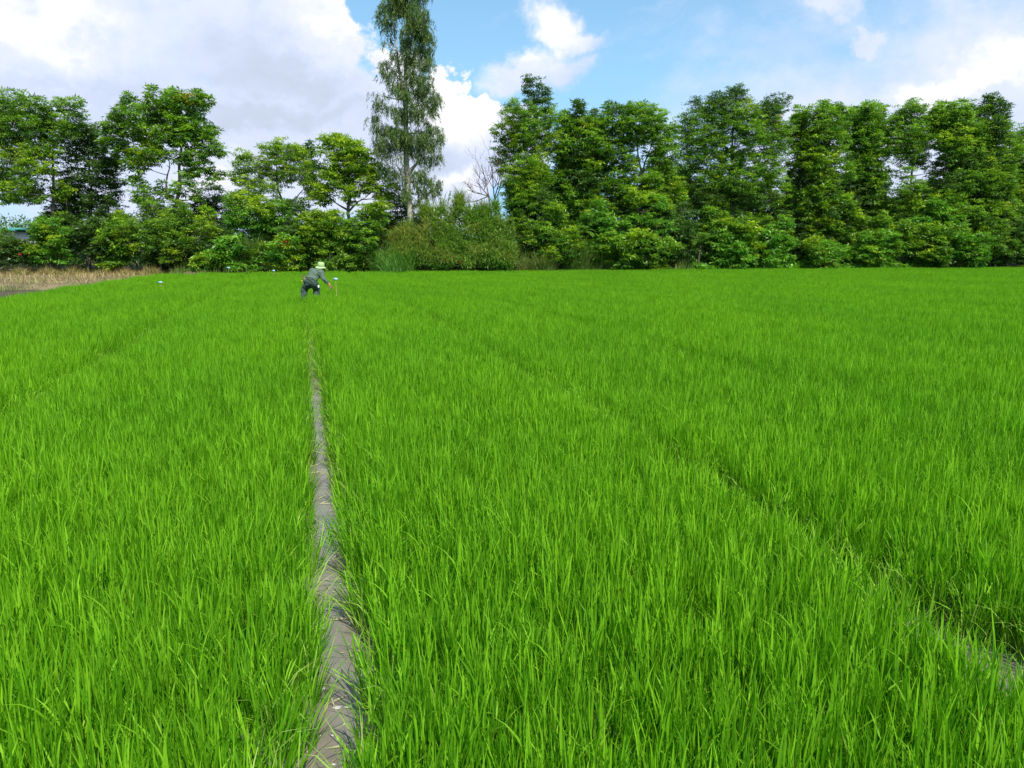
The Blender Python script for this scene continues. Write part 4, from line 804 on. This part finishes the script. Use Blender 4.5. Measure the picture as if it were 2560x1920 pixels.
M_shirt = surf('green_grey_shirt_cloth', (0.065, 0.105, 0.078), (0.090, 0.135, 0.098), 18, 0.9, 0.3)
M_trous = surf('dark_green_trouser_cloth', (0.030, 0.058, 0.048), (0.045, 0.075, 0.060), 18, 0.9, 0.3)
M_hat = surf('pale_green_hat_cloth', (0.28, 0.42, 0.16), (0.36, 0.48, 0.22), 25, 0.9, 0.2)
M_hair = surf('black_hair', (0.015, 0.012, 0.01), (0.03, 0.025, 0.02), 30, 0.6, 0.3)
M_boot = surf('mud_covered_boot', (0.10, 0.08, 0.06), (0.16, 0.13, 0.10), 12, 0.7, 0.3)
M_eye = surf('eye', (0.02, 0.015, 0.01), (0.03, 0.02, 0.015), 10, 0.2, 0.0)
M_pouch = surf('brown_pouch', (0.10, 0.085, 0.05), (0.22, 0.19, 0.12), 22, 0.85, 0.5)
M_wood = surf('wooden_handle', (0.36, 0.26, 0.08), (0.46, 0.34, 0.12), 16, 0.6, 0.2)
M_bag = surf('white_plastic', (0.62, 0.68, 0.66), (0.75, 0.80, 0.78), 14, 0.35, 0.3)
YW = 21.6
def q6(x, y, dy=0.0): return at(700 + x / 11.06, 620 + y / 11.06, YW + dy)
J = dict(pelvis=(q6(850, 905, 0.02), (0.155, 0.135)), belly=(q6(905, 800, 0.08), (0.145, 0.125)), chest=(q6(985, 695, 0.15), (0.165, 0.14)),
         neckb=(q6(1062, 605, 0.20), 0.075), neck=(q6(1098, 570, 0.22), 0.062), head=(q6(1140, 546, 0.25), 0.092), crown=(q6(1134, 490, 0.25), 0.085),
         rsh=(q6(1120, 680, 0.06), 0.078), relb=(q6(1215, 860, 0.0), 0.050), rwr=(q6(1335, 980, 0.04), 0.031),
         lsh=(q6(900, 650, 0.30), 0.078), lelb=(q6(965, 830, 0.46), 0.050), lwr=(q6(1005, 985, 0.36), 0.031),
         rhip=(q6(925, 960, 0.0), 0.118), rkn=(q6(1010, 1135, 0.18), 0.075), rank=(q6(985, 1560, 0.06), 0.045), rtoe=(q6(1050, 1625, 0.20), 0.042),
         lhip=(q6(785, 965, 0.02), 0.118), lkn=(q6(690, 1130, 0.10), 0.075), lank=(q6(560, 1560, -0.02), 0.045), ltoe=(q6(605, 1625, 0.14), 0.042))
for k_ in ('rank', 'lank'): J[k_][0][2] = -0.02
for k_ in ('rtoe', 'ltoe'): J[k_][0][2] = -0.055
SL = dict(pelvis=0.70, belly=0.66, chest=0.72, rsh=0.75, lsh=0.75, rhip=0.75, lhip=0.75, rkn=0.8, lkn=0.8, relb=0.85, lelb=0.85)
scl_ = lambda r, f: tuple(np.array(r) * f) if isinstance(r, tuple) else r * f
names = list(J); pts = [(J[k_][0], scl_(J[k_][1], SL.get(k_, 1))) for k_ in names]; ix = {k_: i for i, k_ in enumerate(names)}
E = [('pelvis', 'belly'), ('belly', 'chest'), ('chest', 'neckb'), ('neckb', 'neck'), ('neck', 'head'), ('head', 'crown'), ('chest', 'rsh'), ('rsh', 'relb'), ('relb', 'rwr'), ('chest', 'lsh'), ('lsh', 'lelb'), ('lelb', 'lwr'),
     ('pelvis', 'rhip'), ('rhip', 'rkn'), ('rkn', 'rank'), ('rank', 'rtoe'), ('pelvis', 'lhip'), ('lhip', 'lkn'), ('lkn', 'lank'), ('lank', 'ltoe')]
E = [(ix[a_], ix[c_]) for a_, c_ in E]
# hands: palm, four fingers and a thumb, each finger a chain of its own joined into the body line figure
def hand(wr, fwd, side, curl, grow):
    """fwd: direction the palm points; side: towards the thumb; curl: direction the fingers close to"""
    global pts, E
    fwd, side, curl = unit(np.array(fwd, float)), unit(np.array(side, float)), unit(np.array(curl, float))
    w = pts[wr][0]; n0 = len(pts)
    pts.append((w + fwd * 0.045, (0.034, 0.024))); E.append((wr, n0))
    pts.append((w + fwd * 0.080, (0.038, 0.022))); E.append((n0, n0 + 1))
    for j, (off_, ln) in enumerate([(0.034, 0.072), (0.012, 0.080), (-0.011, 0.074), (-0.033, 0.060)]):
        p0 = w + fwd * 0.095 + side * off_; prev = n0 + 1
        for s_, (a_, c_) in enumerate([(0.0, 0.0), (0.42, 0.12), (0.70, 0.45), (0.80 + 0.03 * j, 0.85)]):
            pts.append((p0 + fwd * ln * a_ + curl * ln * c_ * grow, 0.0100 - 0.0008 * s_)); E.append((prev, len(pts) - 1)); prev = len(pts) - 1
    prev = n0
    for s_, (a_, c_, t_) in enumerate([(0.055, 0.006, 0.034), (0.085, 0.02, 0.044), (0.108, 0.035, 0.036)]):
        pts.append((w + fwd * a_ + curl * c_ + side * t_, 0.0100 - 0.0008 * s_)); E.append((prev, len(pts) - 1)); prev = len(pts) - 1
fd = J['rwr'][0] - J['relb'][0]
hand(ix['rwr'], fd + np.array([0, 0, -0.04]), (0.55, 0.45, 0.7), (-0.3, 0.5, -0.8), 1.0)
hand(ix['lwr'], (0.5, -0.1, -0.8), (0.6, -0.6, 0.3), (0.3, -0.8, -0.4), 0.6)
# face: nose, chin, ears as branches of the head
fdir = unit(np.array([0.80, 0.45, -0.30])); up_ = unit(np.array([0.25, 0.1, 0.95])); up_ = unit(up_ - fdir * np.dot(up_, fdir)); rt = np.cross(fdir, up_)
Hc = J['head'][0]
for (p_, r_) in [(Hc + fdir * 0.085 - up_ * 0.01, 0.030), (Hc + fdir * 0.108 - up_ * 0.018, 0.012), (Hc + fdir * 0.07 - up_ * 0.075, 0.032)]:
    pts.append((p_, r_))
E += [(ix['head'], len(pts) - 3), (len(pts) - 3, len(pts) - 2), (ix['head'], len(pts) - 1)]
for sg in (-1, 1):
    pts.append((Hc + rt * sg * 0.088 - fdir * 0.008, (0.012, 0.020))); E.append((ix['head'], len(pts) - 1))
    pts.append((Hc + rt * sg * 0.100 - fdir * 0.018 + up_ * 0.01, (0.007, 0.018))); E.append((len(pts) - 2, len(pts) - 1))
person = skinmesh('person', pts, E, M_skin, root=0)
tag(person, 'person in green work clothes and pale bucket hat bending over the rice, arm reaching right', 'person')
# shirt
def sub_(ks, grow, extra=None, rs=None):
    return [(J[k_][0] + (0 if not extra or k_ not in extra else np.array(extra[k_])), tuple(np.array(J[k_][1]) + grow) if isinstance(J[k_][1], tuple) else J[k_][1] + (rs or {}).get(k_, grow)) for k_ in ks]
hem = (J['pelvis'][0] * 0.80 + J['belly'][0] * 0.20, (0.185, 0.165))
mb_ = (J['belly'][0] * 0.5 + J['chest'][0] * 0.5, (0.178, 0.158)); ma_ = (J['belly'][0] * 0.55 + J['pelvis'][0] * 0.45, (0.180, 0.160))
mid1 = (J['relb'][0] * 0.5 + J['rsh'][0] * 0.5, 0.078); mid2 = (J['relb'][0] * 0.5 + J['rwr'][0] * 0.5, 0.058)
m3 = (J['lelb'][0] * 0.5 + J['lsh'][0] * 0.5, 0.075); m4 = (J['lelb'][0] * 0.45 + J['lwr'][0] * 0.55, 0.055)
def ell(acc, pts_, side, n=20):
    """elliptical loft: pts_ = (position, half width along side, half depth), closed ends"""
    P_ = np.array([p for p, _, _ in pts_]); m = len(P_); T = unit(np.gradient(P_, axis=0)); V = []
    for i in range(m):
        sv = unit(np.array(side, float) - T[i] * np.dot(side, T[i])); dv = np.cross(T[i], sv)
        for j in range(n):
            t = 2 * math.pi * j / n; V.append(P_[i] + sv * pts_[i][1] * math.cos(t) + dv * pts_[i][2] * math.sin(t))
    F = [(i * n + j, i * n + (j + 1) % n, (i + 1) * n + (j + 1) % n, (i + 1) * n + j) for i in range(m - 1) for j in range(n)]
    V += [P_[0], P_[-1]]
    for j in range(n):
        k = (j + 1) % n; F.append((m * n, k, j, j)); F.append((m * n + 1, (m - 1) * n + j, (m - 1) * n + k, (m - 1) * n + k))
    acc.append((np.array(V), F))
def smooth_path(ctrl, k=5):
    """Catmull-Rom through (position, a, b)"""
    A = np.array([np.r_[p, a_, b_] for p, a_, b_ in ctrl]); A = np.vstack([2 * A[0] - A[1], A, 2 * A[-1] - A[-2]]); out = []
    for i in range(1, len(A) - 2):
        for t in np.linspace(0, 1, k, endpoint=False):
            out.append(0.5 * (2 * A[i] + (A[i + 1] - A[i - 1]) * t + (2 * A[i - 1] - 5 * A[i] + 4 * A[i + 1] - A[i + 2]) * t * t + (3 * A[i] - A[i - 1] - 3 * A[i + 1] + A[i + 2]) * t ** 3))
    out.append(A[-2]); return [(o_[:3], max(o_[3], 0.01), max(o_[4], 0.01)) for o_ in out]
def garment(name, parts, mat, vox=0.011, disp=0.055, ds=0.085):
    V, F, k = [], [], 0
    for v_, f_ in parts:
        V.append(v_); F += [tuple(dict.fromkeys(np.array(f) + k)) for f in f_]; k += len(v_)
    me = bpy.data.meshes.new(name); me.from_pydata([tuple(v) for v in np.concatenate(V)], [], [tuple(int(i) for i in f) for f in F]); me.update()
    o = link(name, me, mat, person)
    r_ = o.modifiers.new('remesh', 'REMESH'); r_.mode = 'VOXEL'; r_.voxel_size = vox; r_.use_smooth_shade = True
    sm_ = o.modifiers.new('soften', 'SMOOTH'); sm_.iterations = 6
    t = bpy.data.textures.new(name + '_folds', 'CLOUDS'); t.noise_scale = ds; t.noise_depth = 2
    m = o.modifiers.new('folds', 'DISPLACE'); m.texture = t; m.strength = disp; m.mid_level = 0.5; m.texture_coords = 'GLOBAL'
    return o
g_ = lambda k_: J[k_][0]
sh_ax = unit(g_('rsh') - g_('lsh')); hp_ax = unit(np.array([1.0, -0.25, 0.0])); mid_ax = unit(sh_ax + hp_ax)
pr = []
ell(pr, smooth_path([(g_('pelvis') * 0.8 + g_('belly') * 0.2 + [0, 0, -0.0], 0.185, 0.155), (g_('belly'), 0.178, 0.145), (g_('belly') * 0.5 + g_('chest') * 0.5, 0.190, 0.145), (g_('chest'), 0.205, 0.140), (g_('chest') * 0.55 + g_('neckb') * 0.45, 0.175, 0.115), (g_('neckb'), 0.080, 0.070)]), mid_ax)
for a_, e_, w_ in (('rsh', 'relb', 'rwr'), ('lsh', 'lelb', 'lwr')):
    ell(pr, smooth_path([(g_('chest') * 0.5 + g_(a_) * 0.5, 0.10, 0.10), (g_(a_), 0.098, 0.098), (g_(a_) * 0.5 + g_(e_) * 0.5, 0.078, 0.078), (g_(e_), 0.068, 0.068), (g_(e_) * 0.5 + g_(w_) * 0.5, 0.058, 0.058), (g_(e_) * 0.06 + g_(w_) * 0.94, 0.046, 0.046)]), (0.3, 1, 0.1))
shirt = garment('shirt', pr, M_shirt)
skinmesh('collar', [(J['neckb'][0] * 0.8 + J['neck'][0] * 0.2, 0.076), (J['neckb'][0] * 0.5 + J['neck'][0] * 0.5, 0.070)], [(0, 1)], M_shirt, person, 0, 2)
pr = []
ell(pr, smooth_path([(g_('pelvis') * 0.55 + g_('belly') * 0.45, 0.160, 0.130), (g_('pelvis'), 0.178, 0.150), (g_('rhip') * 0.5 + g_('lhip') * 0.5 + [0, 0, 0.0], 0.180, 0.150), (g_('rhip') * 0.5 + g_('lhip') * 0.5 + [0, 0, -0.08], 0.13, 0.11)]), hp_ax)
for a_, e_, w_ in (('rhip', 'rkn', 'rank'), ('lhip', 'lkn', 'lank')):
    ell(pr, smooth_path([(g_(a_) + [0, 0, 0.05], 0.11, 0.12), (g_(a_) + [0, 0, -0.02], 0.118, 0.125), (g_(a_) * 0.5 + g_(e_) * 0.5, 0.112, 0.118), (g_(e_), 0.098, 0.102), (g_(e_) * 0.6 + g_(w_) * 0.4, 0.088, 0.090), (g_(e_) * 0.15 + g_(w_) * 0.85, 0.080, 0.080)]), hp_ax)
garment('trousers', pr, M_trous)
for k1, k2 in (('rank', 'rtoe'), ('lank', 'ltoe')):
    skinmesh('boot', [(J[k1][0] + np.array([0, 0, 0.12]), 0.060), (J[k1][0], 0.056), (J[k2][0], 0.052)], [(0, 1), (1, 2)], M_boot, person, 0, 2)
def lathe(name, prof, C, ax, mat, parent, n=40, wav=0.0):
    ax = unit(np.array(ax, float)); u = unit(np.cross(ax, [0, 1, 0.2])); v = np.cross(ax, u); V = []
    for j, (r, h) in enumerate(prof):
        for i in range(n):
            t = 2 * math.pi * i / n; hh = h + wav * (r ** 2) * 30 * math.sin(3 * t + 0.6) * 0.1
            V.append(C + u * r * math.cos(t) + v * r * math.sin(t) + ax * hh)
    F = [(j * n + i, j * n + (i + 1) % n, (j + 1) * n + (i + 1) % n, (j + 1) * n + i) for j in range(len(prof) - 1) for i in range(n)]
    return link(name, npmesh(name, V, F, np.ones((len(V), 3)), True), mat, parent)
hax = np.array([0.10, -0.05, 1.0]); hc = q6(1132, 508, 0.25)
hat = lathe('bucket_hat', [(0.092, 0.0), (0.100, -0.004), (0.125, -0.018), (0.150, -0.034), (0.166, -0.046), (0.168, -0.043), (0.150, -0.029), (0.126, -0.013), (0.103, 0.004), (0.101, 0.03), (0.098, 0.07), (0.092, 0.104), (0.080, 0.116), (0.05, 0.122), (0.001, 0.124)], hc, hax, M_hat, person, wav=0.12)
lathe('hat_band', [(0.1045, 0.006), (0.1055, 0.008), (0.1045, 0.026), (0.102, 0.028)], hc, hax, M_shirt, hat)
hr2 = Acc(); n_ = 900; u_ = unit(rng.normal(size=(n_, 3))); u_[:, 2] = -np.abs(u_[:, 2]) * 0.5 + 0.3
u_ = u_[(u_ @ fdir) < 0.25]; hr2.leaves(Hc + u_ * 0.093, u_ * 0.4 + np.array([0, 0, -1]), 0.035, 0.006, np.ones((len(u_), 3)))
link('hair', hr2.mesh('hair'), M_hair, person)
for sg in (-1, 1):
    skinmesh('eye', [(Hc + fdir * 0.082 + rt * sg * 0.032 + up_ * 0.022, 0.008), (Hc + fdir * 0.085 + rt * sg * 0.032 + up_ * 0.022, 0.006)], [(0, 1)], M_eye, person, 0, 1)
skinmesh('mouth', [(Hc + fdir * 0.094 - up_ * 0.050 + rt * s_, 0.005) for s_ in (-0.022, 0, 0.022)], [(0, 1), (1, 2)], M_boot, person, 0, 1)
# belt, pouch and tool at his left hip
pc = q6(690, 850, 0.03)
tag(skinmesh('belt_pouch', [(pc + np.array([0.03, -0.03, 0.08]), (0.065, 0.05)), (pc + np.array([0, -0.03, 0]), (0.09, 0.06)), (pc + np.array([0.0, -0.03, -0.09]), (0.075, 0.055)), (pc + np.array([-0.03, -0.02, 0.085]), 0.02)], [(0, 1), (1, 2), (0, 3)], M_pouch, None, 0, 2, 0.03, 0.03),
    'brown crumpled pouch hanging at the left hip of the bending worker', 'pouch')
h0, h1 = q6(585, 900, -0.02), q6(690, 955, 0.0)
tool = empty('hand_tool', tuple(h0), label='hand tool with yellowish wooden handle tucked behind the worker under the pouch', cat='tool')
a = Acc(); a.tube([h0, h0 + (h1 - h0) * 0.5, h0 + (h1 - h0) * 0.8], [0.016, 0.014, 0.012], 10); link('handle', a.mesh('handle', True), M_wood, tool)
M_iron = surf('worn_iron', (0.12, 0.11, 0.10), (0.2, 0.19, 0.18), 20, 0.5, 0.2)
a = Acc(); a.tube([h0 + (h1 - h0) * 0.78, h0 + (h1 - h0) * 1.2 + np.array([0, 0.02, 0.01]), h0 + (h1 - h0) * 1.5 + np.array([0, 0.05, 0.05])], [0.010, 0.013, 0.004], 6); link('blade', a.mesh('blade', True), M_iron, tool)
wb = q6(1062, 1070, 0.02)
tag(skinmesh('plastic_bag', [(wb + np.array([0, 0, 0.045]), 0.015), (wb, (0.030, 0.02)), (wb + np.array([0.005, 0, -0.035]), (0.022, 0.016))], [(0, 1), (1, 2)], M_bag, None, 1, 2, 0.02, 0.02),
    'small white plastic bag tucked at the right knee of the bending worker', 'bag')

# ------------------------------------------------------------------ dead leaves and scum floating in the alley
a = Acc(); n = 260
y = rng.uniform(1.6, 14, n) ** 1.0; x = c0(y) + rng.normal(0, 0.10, n)
P = np.stack([x, y, np.full(n, 0.006)], 1); t = rng.uniform(0, 6.28, n); D = np.stack([np.cos(t), np.sin(t), 0 * t + 0.04], 1)
k = rng.uniform(size=(n, 1)); 
def flat_leaves(acc, P, D, L, Wd, C):
    s_ = np.stack([-D[:, 1], D[:, 0], 0 * D[:, 0]], 1); mid = P + D * L[:, None] * 0.5
    V = np.stack([P, mid - s_ * Wd[:, None] / 2, P + D * L[:, None], mid + s_ * Wd[:, None] / 2 + np.array([0, 0, 0.003])], 1).reshape(-1, 3)
    acc.add(V, np.arange(4 * len(P)).reshape(-1, 4), np.repeat(C, 4, 0))
flat_leaves(a, P, D, np.where(rng.uniform(size=n) < 0.5, rng.uniform(0.05, 0.16, n), rng.uniform(0.008, 0.025, n)), rng.uniform(0.004, 0.012, n), np.array([0.50, 0.46, 0.30]) * k + np.array([0.30, 0.26, 0.14]) * (1 - k))
tag(link('fallen_leaves', a.mesh('fallen_leaves'), M_straw), 'dead rice leaves and flecks floating on the muddy water of the alley', 'dead leaves', kind='stuff')
a = Acc(); m_ = [(0.02, 0.0)]
for px, py, r in [(806, 1722, 0.022), (843, 1768, 0.02), (871, 1766, 0.018), (875, 1560, 0.013), (838, 1500, 0.010), (830, 1838, 0.008), (833, 1910, 0.009), (808, 1570, 0.010), (860, 1810, 0.007)]:
    c_ = gnd(px, py, 0.005); an = np.arange(8) * math.pi / 4
    V = np.concatenate([[c_ + [0, 0, 0.004]], np.stack([c_[0] + r * 1.1 * np.cos(an) * rng.uniform(0.6, 1.1, 8), c_[1] + r * 0.7 * np.sin(an) * rng.uniform(0.6, 1.1, 8), np.full(8, 0.004)], 1)])
    a.add(V, [(0, 1 + i, 1 + (i + 1) % 8, 1 + (i + 1) % 8) for i in range(0)] + [(0, 1 + 2 * i, 1 + (2 * i + 1) % 8, 1 + (2 * i + 2) % 8) for i in range(4)], (0.50, 0.50, 0.47))
tag(link('foam', a.mesh('foam'), M_straw), 'whitish foam flecks floating on the muddy water of the alley', 'foam', kind='stuff')
